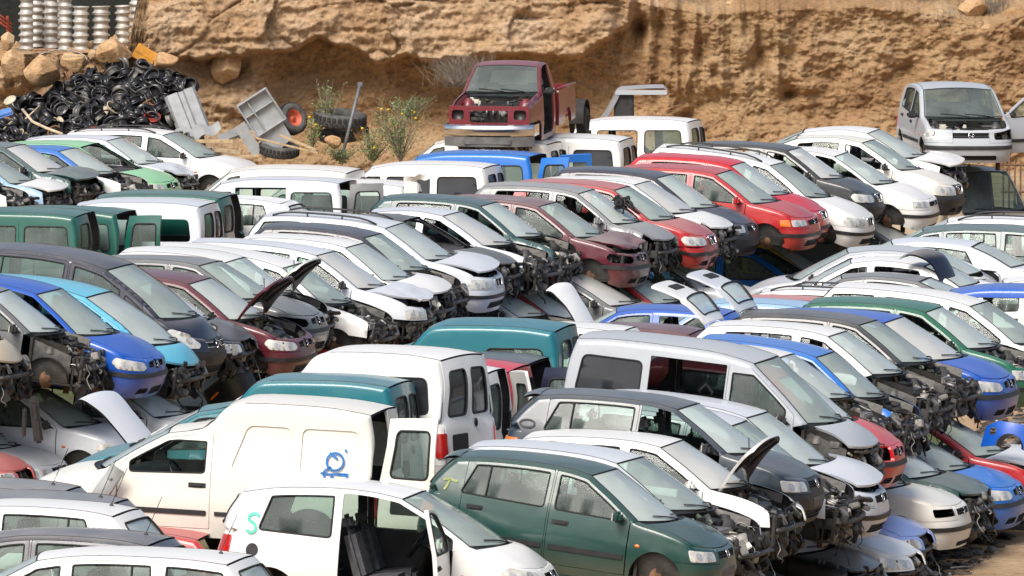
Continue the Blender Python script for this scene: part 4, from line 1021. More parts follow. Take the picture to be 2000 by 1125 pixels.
# id, kind, (x, y, z, yaw, scale), colour, state, label, group, dust
GR = ['crushed wrecks under the back row', 'vans between the two rows', 'vans parked below the cliff', 'wrecks below the wheel pile', 'wrecks facing away between the rows', 'wrecks facing away in the near corner', 'wrecks stacked in the front row', 'wrecks stacked in the long back row', 'wrecks under the front row']
CARS = [
 ('A1', 'sedan', (6.433, 188.246, 1.379, -13.511, 0.963, 0.9), 'white', 'ph xb xl xmr', 'white saloon with bent bonnet, farthest in the back row, beside the silver hatchback', GR[7], 0.5),
 ('A2', 'octavia', (6.201, 186.513, 1.296, -13.682, 0.972, 3.843), 'cream', 'xg bb', 'cream saloon with dirty nose and black bumper, windows missing, second from the far end', GR[7], 0.5),
 ('A3', 'toledo', (5.651, 184.854, 1.153, -13.798, 0.981, 4.021), 'white', 'xgr xd', 'white saloon with open side windows and missing front door beside black hatchback', GR[7], 0.5),
 ('A4', 'fabia', (4.785, 183.323, 1.324, -13.707, 0.977, 3.613), 'dark', 'bb xg', 'black hatchback with dusty bonnet behind the white estate with roof rails', GR[7], 0.35),
 ('A5', 'wagon', (4.321, 181.638, 1.172, -14.542, 0.983, 7.968), 'white', 'rr pm xgr xmr', 'white estate car with black roof rails and whole nose beside bright red hatchback', GR[7], 0.5),
 ('A6', 'fabia', (3.676, 180.04, 1.259, -14.162, 0.984, 5.019), 'brightred', 'xmr', 'bright red hatchback with loose grille between white estate and crimson hatchback', GR[7], 0.12),
 ('A7', 'ibiza2', (3.437, 178.302, 1.185, -15.307, 1.009, 3.067), 'red', 'pm', 'crimson hatchback with orange indicator and dusty bonnet beside the navy hatchback', GR[7], 0.45),
 ('A8', 'golf', (2.346, 176.81, 1.213, -15.315, 1.001, 4.409), 'navy', 'bb xmr', 'navy hatchback with square headlight and black bumper above red wreck row', GR[7], 0.35),
 ('A9', 'hatch3', (1.991, 175.124, 1.184, -14.948, 1.0, 2.065), 'white', 'xb xl xmr xfl', 'white three-door hatchback with missing headlights between navy and rusty red cars', GR[7], 0.5),
 ('A10', 'fabia', (1.588, 173.458, 1.21, -14.485, 0.995, 3.808), 'red', 'xmr crb', 'faded red hatchback with dusty pink bonnet and framed grille', GR[7], 0.75),
 ('A11', 'ibiza', (0.971, 171.861, 1.266, -14.48, 0.972, 4.073), 'midgrey', 'xb xl xg pm', 'grey hatchback without windows or bumper, engine parts on its bonnet', GR[7], 0.7),
 ('A12', 'ibiza', (0.328, 170.194, 1.119, -16.052, 1.021, 3.634), 'maroon', 'ph crh xlr xmr', 'maroon hatchback with popped crooked bonnet and nose still on', GR[7], 0.75),
 ('A13', 'hatch', (-0.668, 168.722, 1.249, -13.921, 0.974, 4.478), 'darkteal', 'xh xb xl xmr xgf', 'dark teal hatchback with bonnet and nose stripped to the engine', GR[7], 0.35),
 ('A14', 'sedan', (-1.242, 167.069, 1.169, -15.523, 0.992, 2.689), 'palesilver', 'xh xb xl xmr xg', 'silver white saloon with missing bonnet showing its torn engine bay', GR[7], 0.5),
 ('A15', 'toledo', (-1.846, 165.46, 1.183, -14.163, 0.978, 0.856), 'black', 'xb xl xw xg xmr', 'black saloon with no windscreen and flat dusty bonnet', GR[7], 0.6),
 ('A16', 'wagon', (-2.184, 163.783, 1.207, -13.772, 0.963, 4.413), 'palesilver', 'rr xmr ph', 'silver estate car with roof rails and yellowed headlight, bonnet slightly up', GR[7], 0.5),
 ('A17', 'hatch', (-2.524, 162.084, 1.171, -13.646, 0.969, 5.888), 'navy', 'xh xb xl xmr xg', 'navy hatchback with beige pillar trim and bonnet gone, beside silver estate', GR[7], 0.4),
 ('A18', 'hatch3', (-2.753, 160.351, 1.114, -14.492, 0.982, 4.698), 'white', 'ph xb xl xmr', 'white hatchback with unlatched bonnet and no bumper beside navy stripped car', GR[7], 0.5),
 ('A19', 'wagon2', (-3.204, 158.701, 1.094, -13.913, 0.964, 4.741), 'palesilver', 'ph crh xb xll', 'pale silver estate with bonnet sprung up over missing bumper', GR[7], 0.5),
 ('A20', 'wagon2', (-3.755, 157.069, 1.058, -14.005, 0.944, 8.153), 'white', 'xh xb xl pm', 'white estate with no bonnet and a long bare front wing beside the pale silver estate', GR[7], 0.5),
 ('A21', 'hatch', (-4.516, 155.506, 1.231, -15.004, 0.962, 5.413), 'white', 'oh=66 xb xl xmr', 'white hatchback with bonnet raised high, behind the dark grey hatchback', GR[7], 0.5),
 ('A22', 'ibiza', (-4.778, 153.73, 1.215, -16.069, 1.051, 1.956), 'grey', 'xl xmr', 'dark grey hatchback without headlights beside maroon raised-bonnet hatchback', GR[7], 0.6),
 ('A23', 'hatch3', (-4.931, 151.981, 1.096, -15.338, 1.041, 4.416), 'maroon', 'oh=68', 'maroon three-door hatchback with raised bonnet and crumpled front wing', GR[7], 0.35),
 ('A24', 'polo', (-5.661, 150.44, 1.202, -14.006, 1.0, 5.182), 'navy', 'xb', 'dark hatchback with chrome grille half hidden behind the navy people carrier', GR[7], 0.6),
 ('A25', 'mpv', (-6.342, 148.855, 1.441, -15.452, 1.019, 7.176), 'navy', 'bb xmr', 'navy people carrier with big oval headlight and dusty roof', GR[7], 0.5),
 ('A26', 'mpv', (-6.547, 147.087, 1.139, -14.516, 1.021, 5.49), 'lightblue', 'xb xl xmr xfl', 'light blue people carrier with bumper and headlights gone', GR[7], 0.25),
 ('A27', 'ibiza', (-6.963, 145.44, 1.422, -15.517, 1.047, 8.069), 'blue', 'xd xmr', 'royal blue hatchback with complete nose and missing front door', GR[7], 0.2),
 ('A28', 'hatch', (-7.552, 143.906, 1.558, -10.624, 0.966, 6.713), 'grey', 'xh xb xl xff', 'grey hatchback stripped to its front frame, no wings or bonnet', GR[7], 0.5),
 ('A29', 'mpv', (-8.812, 142.412, 1.493, -13.854, 1.001, 3.985), 'beige', 'xb xl', 'beige people carrier nose with chrome chevrons poking in at the edge', GR[7], 0.5),
 ('H1', 'hatch3', (-1.78, 160.232, 0.0, -14.0, 1.0, 0.0), 'brightred', 'xb', 'bright red wreck under the stacked silver cars, only windscreen and nose showing', GR[0], 0.5),
 ('H2', 'hatch', (-1.9, 164.43, 0.054, -13.993, 1.0, -0.032), 'pink', 'xb xl', 'wreck with faded pink bonnet beside the teal van roof', GR[0], 0.3),
 ('H3', 'sedan', (-0.663, 165.869, 0.028, -13.998, 1.0, -0.009), 'silver', 'xh xb xl', 'grey wreck with bonnet gone beneath the black saloon', GR[0], 0.5),
 ('H4', 'hatch', (0.093, 167.434, -0.13, -14.594, 0.961, 0.054), 'red', 'crh', 'red wreck with dusty windscreen under the dark teal hatchback', GR[0], 0.5),
 ('H5', 'sedan', (0.839, 168.995, 0.004, -14.0, 1.0, -0.001), 'grey', 'xb', 'grey wreck with grimy windscreen under the maroon popped-bonnet hatchback', GR[0], 0.8),
 ('H6', 'ibiza', (1.708, 170.546, -0.051, -14.516, 0.965, 0.0), 'red', 'xh xb', 'red wreck with rusty open front under the faded red hatchback', GR[0], 0.5),
 ('H7', 'hatch', (2.545, 173.769, -0.0, -14.0, 1.0, -0.0), 'silver', 'xb xl', 'silver wreck with crushed nose under the navy hatchback', GR[0], 0.8),
 ('H8', 'hatch3', (4.273, 181.637, -0.433, -14.177, 0.988, 0.018), 'brightblue', 'xw xb', 'sky blue wreck with empty windscreen frame under the crimson hatchback', GR[0], 0.1),
 ('H9', 'hatch', (4.568, 183.903, -0.45, -14.0, 1.0, 0.0), 'yellow', 'xb', 'yellow wreck with dusty windscreen under the bright red hatchback', GR[0], 0.3),
 ('H10', 'sedan', (6.143, 184.208, 0.0, -14.0, 1.0, -0.0), 'grey', 'xb', 'grey wreck with cracked windscreen under the black hatchback', GR[0], 0.8),
 ('G1', 'hatch3', (-6.923, 144.623, 0.079, -16.25, 0.929, 0.343), 'palesilver', '', 'pale silver hatchback under the royal blue one, headlight showing', GR[0], 0.3),
 ('G2', 'hatch', (-8.087, 143.068, -0.148, -14.088, 0.999, 0.087), 'silver', '', 'silver hatchback with dusty brown bonnet under the stripped grey hatchback', GR[0], 0.8),
 ('G3', 'golf', (-8.483, 141.428, -0.08, -14.048, 0.999, 0.047), 'pink', 'xb', 'wreck with wrinkled faded pink bonnet at the near end of the lower layer', GR[0], 0.4),
 ('G4', 'hatch', (-5.774, 146.037, 0.071, -13.981, 1.001, -0.02), 'silver', 'xb xl', 'silver wreck in shade under the light blue people carrier', GR[0], 0.7),
 ('G5', 'hatch', (-4.043, 153.445, -0.0, -14.0, 1.0, 0.0), 'paleblue', 'xb xl', 'pale blue wreck under the maroon raised-bonnet hatchback', GR[0], 0.5),
 ('C1', 'wagon2', (-7.225, 210.688, 0.068, -16.327, 0.987, 0.214), 'white', 'rr', 'white estate with long black roof rails, nearest the wheel pile', GR[3], 0.5),
 ('C2', 'hatch3', (-8.314, 209.123, 0.022, -16.169, 1.032, 0.555), 'palesilver', 'xb xl crh', 'white three-door coupe with bonnet hanging over a missing bumper', GR[3], 0.5),
 ('C3', 'hatch3', (-8.745, 207.391, -0.032, -18.011, 1.081, 0.144), 'mint', 'xw xg', 'mint green three-door hatchback with no windscreen', GR[3], 0.25),
 ('C4', 'hatch', (-9.102, 205.717, 0.004, -18.594, 1.025, 0.114), 'brightblue', 'xh fender#white xb xl', 'bright blue hatchback with one white front wing and no bonnet', GR[3], 0.3),
 ('C5', 'hatch', (-10.099, 204.158, 0.138, -17.641, 1.058, 0.099), 'darkteal', 'ph xb xlr', 'dark green hatchback with grey dusty bonnet lifted off its wing', GR[3], 0.7),
 ('C6', 'hatch', (-10.581, 202.496, 0.015, -13.994, 1.0, -0.009), 'paleblue', 'ph bonnet#white xb xl crf', 'pale blue hatchback with white bonnet and open front', GR[3], 0.5),
 ('C7', 'hatch', (-11.213, 200.853, 0.042, -13.982, 1.0, -0.025), 'white', 'xh xb xl', 'white hatchback with torn-off nose beside the green vans', GR[3], 0.5),
 ('V1', 'vancargo', (-4.863, 193.077, -0.001, 166.0, 1.0, -0.001), 'cream', '', 'cream panel van roof below the grey bins', GR[2], 0.1),
 ('V2', 'van', (-4.916, 189.18, 0.015, 165.853, 0.992, 0.44), 'palesilver', 'xrl ol=75 rdoor#grey', 'pale blue grey window van with dark rear door ajar', GR[2], 0.5),
 ('V3', 'van', (-2.213, 194.39, 0.013, 164.762, 0.974, 0.626), 'white', 'tint xmr', 'white window van with dark tinted side glass below the red pickup', GR[2], 0.5),
 ('V4', 'van', (-1.34, 196.145, 0.123, 164.533, 0.973, 0.571), 'brightblue', 'ol=100 or=100', 'bright blue van with rear door swung open', GR[2], 0.15),
 ('V5', 'van', (0.364, 203.807, -0.0, 166.0, 1.0, 0.0), 'white', 'tint', 'white van with tinted side windows beside the blue van', GR[2], 0.5),
 ('V6', 'van', (1.905, 210.945, -0.021, 165.421, 0.979, 0.736), 'white', 'xg', 'white van with empty side windows, farthest below the cliff', GR[2], 0.5),
 ('V8', 'van', (-9.423, 180.503, -0.026, 165.988, 1.0, -0.016), 'vangreen', 'xtr', 'dark green van with far rear door gone, nearest the frame edge', GR[2], 0.3),
 ('V9', 'van', (-8.771, 182.288, -0.103, 165.953, 0.998, -0.065), 'vangreen', 'ol=95 xtr', 'dark green van showing its opened rear door and window', GR[2], 0.3),
 ('V10', 'vanq', (-7.35, 183.898, -0.061, 165.972, 0.999, -0.039), 'palesilver', 'xq', 'white van with black window frames between two green vans', GR[2], 0.5),
 ('V11', 'vancargo', (-7.048, 185.784, -0.033, 165.985, 0.999, -0.021), 'vangreen', 'xtr', 'green panel van with its far rear door gone, beside the pale blue grey van', GR[2], 0.4),
 ('V12', 'van', (-3.778, 190.831, -0.131, 165.943, 0.998, -0.082), 'white', 'tint', 'low white van in front of the tinted white window van', GR[2], 0.5),
 ('V13', 'hatch', (-5.57, 187.398, 0.142, 166.049, 1.002, 0.068), 'white', 'ot=12 otl', 'white hatchback with red lettering and dusty tailgate', GR[2], 0.2),
 ('E2', 'wagon2', (7.934, 178.298, 0.315, 165.996, 1.004, -0.02), 'white', 'rr', 'white estate with roof rails behind the green estate, facing away', GR[4], 0.5),
 ('E1', 'wagon', (7.434, 176.511, 0.273, 165.997, 1.004, -0.018), 'darkteal', 'xs', 'dark green estate with large side windows, facing away', GR[4], 0.5),
 ('E3', 'sedan', (6.831, 174.685, 0.136, 169.359, 1.08, 0.014), 'palesilver', 'xs xmr', 'silver coupe with black rear screen edge behind the silver saloon', GR[4], 0.5),
 ('E4', 'sedan', (6.028, 172.987, 0.117, 169.272, 1.065, 0.436), 'silver', 'ot=-25 xg', 'silver saloon with boot lid raised and windows missing', GR[4], 0.5),
 ('E5', 'sedan', (6.011, 171.134, 0.114, 165.638, 0.992, -0.224), 'white', 'xg xh xb', 'white saloon with windscreen facing away and bonnet stripped', GR[4], 0.5),
 ('E6', 'sedan', (5.79, 169.231, -0.052, 167.312, 1.028, -0.15), 'grey', '', 'slate grey saloon roof in front of the white stripped saloon', GR[4], 0.6),
 ('E8', 'wagon2', (4.446, 167.711, -0.121, 159.455, 0.923, -0.299), 'white', 'rr xg', 'white estate with roof rails and empty windows beside the slate roof', GR[4], 0.5),
 ('E9b', 'hatch', (3.891, 165.891, -0.169, 165.983, 0.998, -0.084), 'pink', '', 'wreck with faded pinkish brown roof between white estate and light blue roof', GR[4], 0.7),
 ('E9', 'hatch', (3.428, 164.111, -0.098, 165.99, 0.999, -0.047), 'paleblue', '', 'wreck with pale blue roof behind the grey saloon', GR[4], 0.1),
 ('E10b', 'hatch3', (1.989, 162.563, -0.092, 165.991, 0.999, -0.044), 'blue', 'xq tint', 'royal blue hatchback with black side window behind the grey hatch', GR[4], 0.3),
 ('E12', 'hatch', (1.442, 160.768, -0.248, 165.975, 0.997, -0.119), 'maroon', '', 'maroon hatchback with pale dusty roof behind the silver van', GR[4], 0.5),
 ('E13', 'van', (7.34, 160.708, -0.0, 166.0, 1.0, -0.0), 'blue', 'xrl xdl xg xs', 'deep blue van with wide empty side opening', GR[4], 0.3),
 ('E14', 'wagon', (8.387, 167.5, -0.0, 166.0, 1.0, -0.0), 'white', '', 'white estate roof behind the deep blue van', GR[4], 0.5),
 ('B1', 'wagon2', (6.286, 145.186, 1.298, -15.138, 0.955, 6.289), 'white', 'xmr xgr', 'white estate with missing rear window behind the bright green hatchback', GR[6], 0.5),
 ('B2', 'hatch', (5.638, 143.383, 1.335, -14.385, 0.977, 4.198), 'green', 'xh xgf xgr', 'bright green hatchback with engine uncovered, front of its side windows empty', GR[6], 0.25),
 ('B3', 'ibiza', (5.021, 141.519, 1.275, -15.803, 1.039, 3.006), 'blue', 'xmr', 'royal blue hatchback with black bumper strip and clear headlight in the front row', GR[6], 0.3),
 ('B4', 'hatch', (4.574, 139.749, 1.415, -14.586, 0.973, 4.682), 'dark', 'xh xb xl xff xmr ot=95 tailgate#palesilver', 'black hatchback with stripped metal nose and a pale tailgate lifted, beside the royal blue hatchback', GR[6], 0.5),
 ('B5', 'hatch', (4.101, 137.897, 1.391, -14.298, 0.984, 4.413), 'white', 'xh xb xl xff xmr xg ot=95', 'white hatchback with lifted tailgate and wings cut away to a chassis leg', GR[6], 0.5),
 ('B6', 'hatch', (3.799, 136.044, 1.324, -13.513, 0.923, 8.465), 'brightblue', 'xh xb xl xmr xg', 'bright blue hatchback with blue front wing and no bonnet', GR[6], 0.35),
 ('B7', 'hatch3', (3.268, 134.191, 1.377, -14.54, 0.977, 5.06), 'white', 'xh xb xl xff xmr xg', 'white hatchback stripped to a bare grey chassis leg beside coral red car', GR[6], 0.5),
 ('B8', 'ibiza', (3.188, 132.234, 1.287, -13.505, 0.98, 7.623), 'brightred', 'xf xlr xmr', 'coral red hatchback with near front wing cut off', GR[6], 0.5),
 ('B9', 'van', (2.759, 130.335, 1.297, -14.186, 1.024, 5.882), 'silver', 'xr tint xb xf xl', 'silver van with side door missing and front end cut away', GR[6], 0.5),
 ('B10b', 'hatch', (2.665, 128.332, 1.06, -13.613, 1.067, 8.492), 'palesilver', 'xmr ph xm', 'silver hatchback with loose bonnet and clouded headlight beside slate hatchback', GR[6], 0.5),
 ('B10', 'hatch', (2.359, 126.454, 1.1, -14.887, 1.065, 8.447), 'palesilver', 'xh xb xl xm', 'silver hatchback stripped of bonnet and nose, tight against the slate hatchback', GR[6], 0.5),
 ('B11', 'polo', (1.823, 124.731, 1.46, -14.02, 1.029, 5.436), 'slate', 'xd bb otl', 'slate blue hatchback with front door missing and ring mark on its flank', GR[6], 0.45),
 ('B12', 'golf', (1.653, 122.835, 1.181, -14.076, 0.987, 3.486), 'white', 'oh=70 xb xlr pm xgr', 'white hatchback with bonnet raised and white wing mirror', GR[6], 0.5),
 ('B13', 'hatch', (1.069, 120.899, 1.116, -16.836, 1.062, 5.696), 'palesilver', 'xh xl xb xf xmr', 'pale white hatchback with rusty open engine bay beside dark green hatchback', GR[6], 0.5),
 ('B14', 'polo', (0.742, 119.11, 1.206, -16.193, 0.963, 7.009), 'polo_green', 'otl pm', 'dark green five-door hatchback with roof spoiler and chalked T', GR[6], 0.3),
 ('B15', 'mini', (-1.462, 117.614, 0.892, -10.463, 1.066, 3.014), 'white', 'od=94 pm', 'small white three-door hatchback with door hanging open and a green S', GR[6], 0.2),
 ('B16', 'boxvan', (-3.604, 121.607, 1.386, 166.331, 1.025, -2.223), 'cream', 'ol=95 xglf xmr xm', 'cream box van with blue scrawl on its side and rear door open', GR[1], 0.15),
 ('B17', 'boxvanp', (-3.329, 125.466, 1.337, 166.022, 1.001, 0.024), 'teal', 'xq', 'teal box van with dusty grey roof between cream box van and white van', GR[1], 0.5),
 ('B18', 'boxvanw', (-2.448, 127.078, 1.568, 154.141, 1.004, 0.176), 'white', 'tint', 'white van with black rear window and badge on its back door', GR[1], 0.5),
 ('B19', 'boxvanp', (-2.194, 128.751, 1.23, 165.959, 0.999, -0.045), 'white', 'or=30', 'narrow white van with tall rear door glass beside the red van', GR[1], 0.5),
 ('B20', 'boxvanp', (-1.873, 130.451, 1.148, 165.912, 0.997, -0.098), 'brightred', '', 'red van with rear glass facing the slate hatchback', GR[1], 0.1),
 ('B21', 'boxvanw', (-1.268, 133.928, 1.399, 166.054, 1.002, 0.064), 'teal', '', 'teal van with clear side window behind the silver van', GR[1], 0.25),
 ('B22', 'vancargo', (-1.572, 132.163, 1.11, 165.894, 0.997, -0.119), 'navy', 'ol=105 or=105', 'navy van with both rear doors thrown open beside the silver van', GR[1], 0.5),
 ('W3', 'wagon2', (0.001, 159.236, -0.149, 165.925, 0.998, -0.089), 'white', '', 'long white estate roof behind the teal van with clear side window', GR[1], 0.5),
 ('D1', 'toledo', (3.925, 133.588, 0.142, -13.905, 1.001, -0.092), 'cream', 'xlr', 'cream saloon with whole dirty bumper on the ground below the coral red car', GR[8], 0.3),
 ('D2', 'hatch', (3.592, 131.622, -0.057, -14.036, 1.0, 0.033), 'lavender', 'xb', 'wreck with faded blue bonnet below the coral red hatchback', GR[8], 0.15),
 ('D3', 'hatch3', (3.383, 129.65, -0.127, -14.081, 0.999, 0.074), 'white', 'xb', 'white hatchback with clouded headlight lying below the silver loose-bonnet car', GR[8], 0.2),
 ('D4', 'hatch', (2.842, 127.777, -0.114, -14.074, 0.999, 0.067), 'black', 'xb xl', 'black wreck with brown scorched bonnet below the slate hatchback', GR[8], 0.6),
 ('D5', 'ibiza', (5.025, 137.318, 0.067, -13.96, 1.0, -0.039), 'brightblue', '', 'bright blue wreck with whole headlights beside the dirt track', GR[8], 0.25),
 ('D6', 'hatch', (4.558, 135.44, 0.142, -13.915, 1.001, -0.083), 'polo_green', 'xb xl', 'dark green wreck with pale bonnet beside the bright blue one', GR[8], 0.6),
 ('D7', 'hatch', (5.604, 139.191, 0.106, -13.938, 1.001, -0.062), 'red', 'ph bonnet#palesilver', 'red wreck with white bonnet sheet hanging over its wing', GR[8], 0.5),
 ('D8', 'hatch', (1.758, 126.018, -0.203, -14.135, 0.999, 0.119), 'polo_green', 'xb xl', 'green wreck crushed below the dark green five-door hatchback', GR[8], 0.5),
 ('F2', 'hatch', (-6.501, 116.047, 1.255, 166.002, 1.0, 0.002), 'grey', 'an', 'grey hatchback with pale dusty roof, farthest in the near corner', GR[5], 0.8),
 ('F2b', 'hatch', (-5.888, 114.148, 1.282, 166.017, 1.0, 0.016), 'grey', 'an', 'grey hatchback roof between white estate and dusty grey roof', GR[5], 0.6),
 ('F1', 'hatch', (-5.706, 112.364, 1.347, 166.05, 1.001, 0.047), 'white', 'an', 'white hatchback with black pillar windows and antenna beside cream box van', GR[5], 0.5),
 ('F3', 'hatch', (-5.256, 110.471, 1.209, 165.978, 0.999, -0.02), 'navy', 'an', 'navy hatchback with lilac dusty roof and antenna', GR[5], 0.8),
 ('F4', 'wagon2', (-4.691, 108.566, 1.151, 165.934, 0.999, -0.059), 'white', 'an', 'white roof with antenna nearest the small white three-door hatchback', GR[5], 0.5),
 ('F5', 'hatch3', (-5.036, 121.323, 0.263, 166.001, 1.0, 0.001), 'red', 'xt', 'red wreck pinned low under the cream box van', GR[5], 0.5),
 ('GZ', 'getz', (8.268, 191.256, 1.92, -82.605, 0.993, 0.536), 'silver', 'xh xll odl=62 cw', 'silver hatchback perched on a beige van with bonnet gone', None, 0.5),
 ('OV', 'oldvan', (8.016, 192.189, -0.035, -52.734, 0.991, 0.026), 'beige', 'cw', 'beige van with big windscreen carrying the silver hatchback', None, 0.5),
 ('CV', 'vancargo', (-1.081, 202.476, 0.0, 166.0, 1.0, 0.0), 'cream', '', 'cream van under the red pickup', None, 0.5),
]
# ------------------------------------------------------------------ the place
KY, KX = 1.10, 1.10
def ongr(px, py):
    """the point of the ground seen at a pixel"""
    v = (px - 1000, CAM_F, 562.5 - py); c, s = math.cos(CAM_DEP), math.sin(CAM_DEP)
    w = V((v[0], v[1] * c + v[2] * s, -v[1] * s + v[2] * c)); return V(CAM_LOC) - w * (CAM_LOC[2] / w.z)
def at(px, py, y):
    """the point at depth y seen at pixel (px, py) of the 2000 px photograph"""
    v = (px - 1000, CAM_F, 562.5 - py); c, s = math.cos(CAM_DEP), math.sin(CAM_DEP)
    w = V((v[0], v[1] * c + v[2] * s, -v[1] * s + v[2] * c)); t = y * KY / w.y
    return V(CAM_LOC) + w * t
def setup_world(el=47, az=207, sky=.095, sun=2.2, ang=24, exp=0.0):
    w = bpy.data.worlds.new("World"); SC.world = w; w.use_nodes = True; nt = w.node_tree
    bg = nt.nodes['Background']; s = nt.nodes.new('ShaderNodeTexSky'); s.sky_type = 'NISHITA'; s.sun_disc = False
    s.sun_elevation = R(el); s.sun_rotation = R(az); s.dust_density = 4.0; s.air_density = 1.0; s.ozone_density = 1.0
    nt.links.new(s.outputs[0], bg.inputs[0]); bg.inputs[1].default_value = sky
    l = bpy.data.lights.new('sun', 'SUN'); l.energy = sun; l.angle = R(ang); l.color = (1, .95, .89)
    o = bpy.data.objects.new('sun', l); COL.objects.link(o)
    d = V((math.sin(R(az)) * math.cos(R(el)), math.cos(R(az)) * math.cos(R(el)), math.sin(R(el))))
    o.rotation_euler = d.to_track_quat('Z', 'Y').to_euler(); o.location = (0, 0, 60)
    SC.view_settings.view_transform = 'Standard'; SC.view_settings.look = 'None'; SC.view_settings.exposure = exp; SC.view_settings.gamma = 1
    SC.cycles.max_bounces = 8; SC.cycles.transparent_max_bounces = 16
setup_world(exp=EXPO)
cam = bpy.data.cameras.new('camera'); co = bpy.data.objects.new('camera', cam); COL.objects.link(co); SC.camera = co
cam.sensor_width = 36; cam.lens = 36 * CAM_F / 2000; cam.clip_start = 1; cam.clip_end = 2000
co.location = CAM_LOC; co.rotation_euler = (PI / 2 - CAM_DEP, 0, 0)

# ---- materials of the ground and the rock
def rockmat(name, cols, sc=1.0, bump=1.0, pebble=True):
    m, nt, b = newmat(name); tc = nd(nt, 'ShaderNodeNewGeometry')
    mp = nd(nt, 'ShaderNodeMapping'); mp.inputs['Scale'].default_value = (sc, sc, sc * 1.8); ln(nt, tc.outputs['Position'], mp.inputs[0])
    n1 = nd(nt, 'ShaderNodeTexNoise', Scale=.55, Detail=9.0, Roughness=.62); ln(nt, mp.outputs[0], n1.inputs['Vector'])
    n2 = nd(nt, 'ShaderNodeTexNoise', Scale=6.5, Detail=12.0, Roughness=.74); ln(nt, mp.outputs[0], n2.inputs['Vector'])
    vo = nd(nt, 'ShaderNodeTexVoronoi', Scale=6.0); ln(nt, mp.outputs[0], vo.inputs['Vector'])
    r1 = ramp(nt, n1.outputs['Fac'], [(.30, cols[0]), (.46, cols[1]), (.58, cols[2]), (.74, cols[3])])
    r2 = ramp(nt, n2.outputs['Fac'], [(.36, (.48, .44, .40)), (.48, (.92, .9, .88)), (.60, (1.1, 1.08, 1.05)), (.75, (1.3, 1.27, 1.2))])
    mx = nd(nt, 'ShaderNodeMix', data_type='RGBA', blend_type='MULTIPLY'); mx.inputs['Factor'].default_value = .75
    ln(nt, r1.outputs[0], mx.inputs[6]); ln(nt, r2.outputs[0], mx.inputs[7])
    if pebble:
        r3 = ramp(nt, vo.outputs['Distance'], [(.05, (.8, .8, .8)), (.12, (0, 0, 0))])
        n3 = nd(nt, 'ShaderNodeTexNoise', Scale=2.0, Detail=2.0); ln(nt, mp.outputs[0], n3.inputs['Vector']); r4 = ramp(nt, n3.outputs['Fac'], [(.5, (0, 0, 0)), (.6, (1, 1, 1))])
        mm = nd(nt, 'ShaderNodeMath', operation='MULTIPLY'); ln(nt, r3.outputs[0], mm.inputs[0]); ln(nt, r4.outputs[0], mm.inputs[1])
        mx2 = nd(nt, 'ShaderNodeMix', data_type='RGBA'); ln(nt, mm.outputs[0], mx2.inputs['Factor']); ln(nt, mx.outputs[2], mx2.inputs[6]); mx2.inputs[7].default_value = (.55, .42, .28, 1)
        ln(nt, mx2.outputs[2], b.inputs['Base Color'])
    else: ln(nt, mx.outputs[2], b.inputs['Base Color'])
    ad = nd(nt, 'ShaderNodeMath', operation='ADD'); ln(nt, n2.outputs['Fac'], ad.inputs[0]); ln(nt, n1.outputs['Fac'], ad.inputs[1])
    bp = nd(nt, 'ShaderNodeBump', Strength=bump, Distance=.12); ln(nt, ad.outputs[0], bp.inputs['Height']); ln(nt, bp.outputs[0], b.inputs['Normal'])
    b.inputs['Roughness'].default_value = .95; b.inputs['Specular IOR Level'].default_value = .15
    return m
M_ROCK = rockmat('sandstone', [(.42, .255, .14), (.57, .38, .22), (.63, .45, .285), (.68, .53, .375)])
M_EARTH = rockmat('clay_earth', [(.34, .205, .105), (.49, .31, .165), (.55, .375, .21), (.60, .45, .29)], 1.3)
M_STONE = rockmat('boulder_stone', [(.36, .22, .11), (.50, .32, .17), (.58, .40, .23), (.64, .48, .30)], 1.6, .5, False)
M_GROUND = rockmat('yard_dirt', [(.22, .155, .095), (.36, .25, .15), (.46, .33, .20), (.52, .38, .24)], .9, .4)

# ---- ground: one sheet to the horizon, finer where it shows
g = MB()
xs = [-900, -300, -80, -30] + [-14 + i * .5 for i in range(57)] + [30, 80, 300, 900]
ys = [-300, 20, 70] + [98 + i * .7 for i in range(200)] + [260, 400, 1500]
def gz(x, y):
    if not (-14.5 < x < 14.5 and 97 < y < 232): return 0
    bank = 1.2 * smooth01((-.5 - x) / 1.0) * smooth01((x + 9.5) / 1.5) * (smooth01((118.2 - y) / 1.2) * smooth01((y - 99) / 3) + smooth01((y - 122.8) / 1.0) * smooth01((137.5 - y) / 1.5) * smooth01((x + 5) / 1.2))   # the terrace that carries the vans
    return bank + .05 * noise.fractal(V((x * .7, y * .7, 3)), 1, 2, 3) + .02 * noise.noise(V((x * 4, y * 4, 1)))
w = len(ys)
g.add([(x, y, gz(x, y)) for x in xs for y in ys], [(i * w + j, (i + 1) * w + j, (i + 1) * w + j + 1, i * w + j + 1) for i in range(len(xs) - 1) for j in range(w - 1)])
tag(g.obj('ground', M_GROUND), kind='structure')
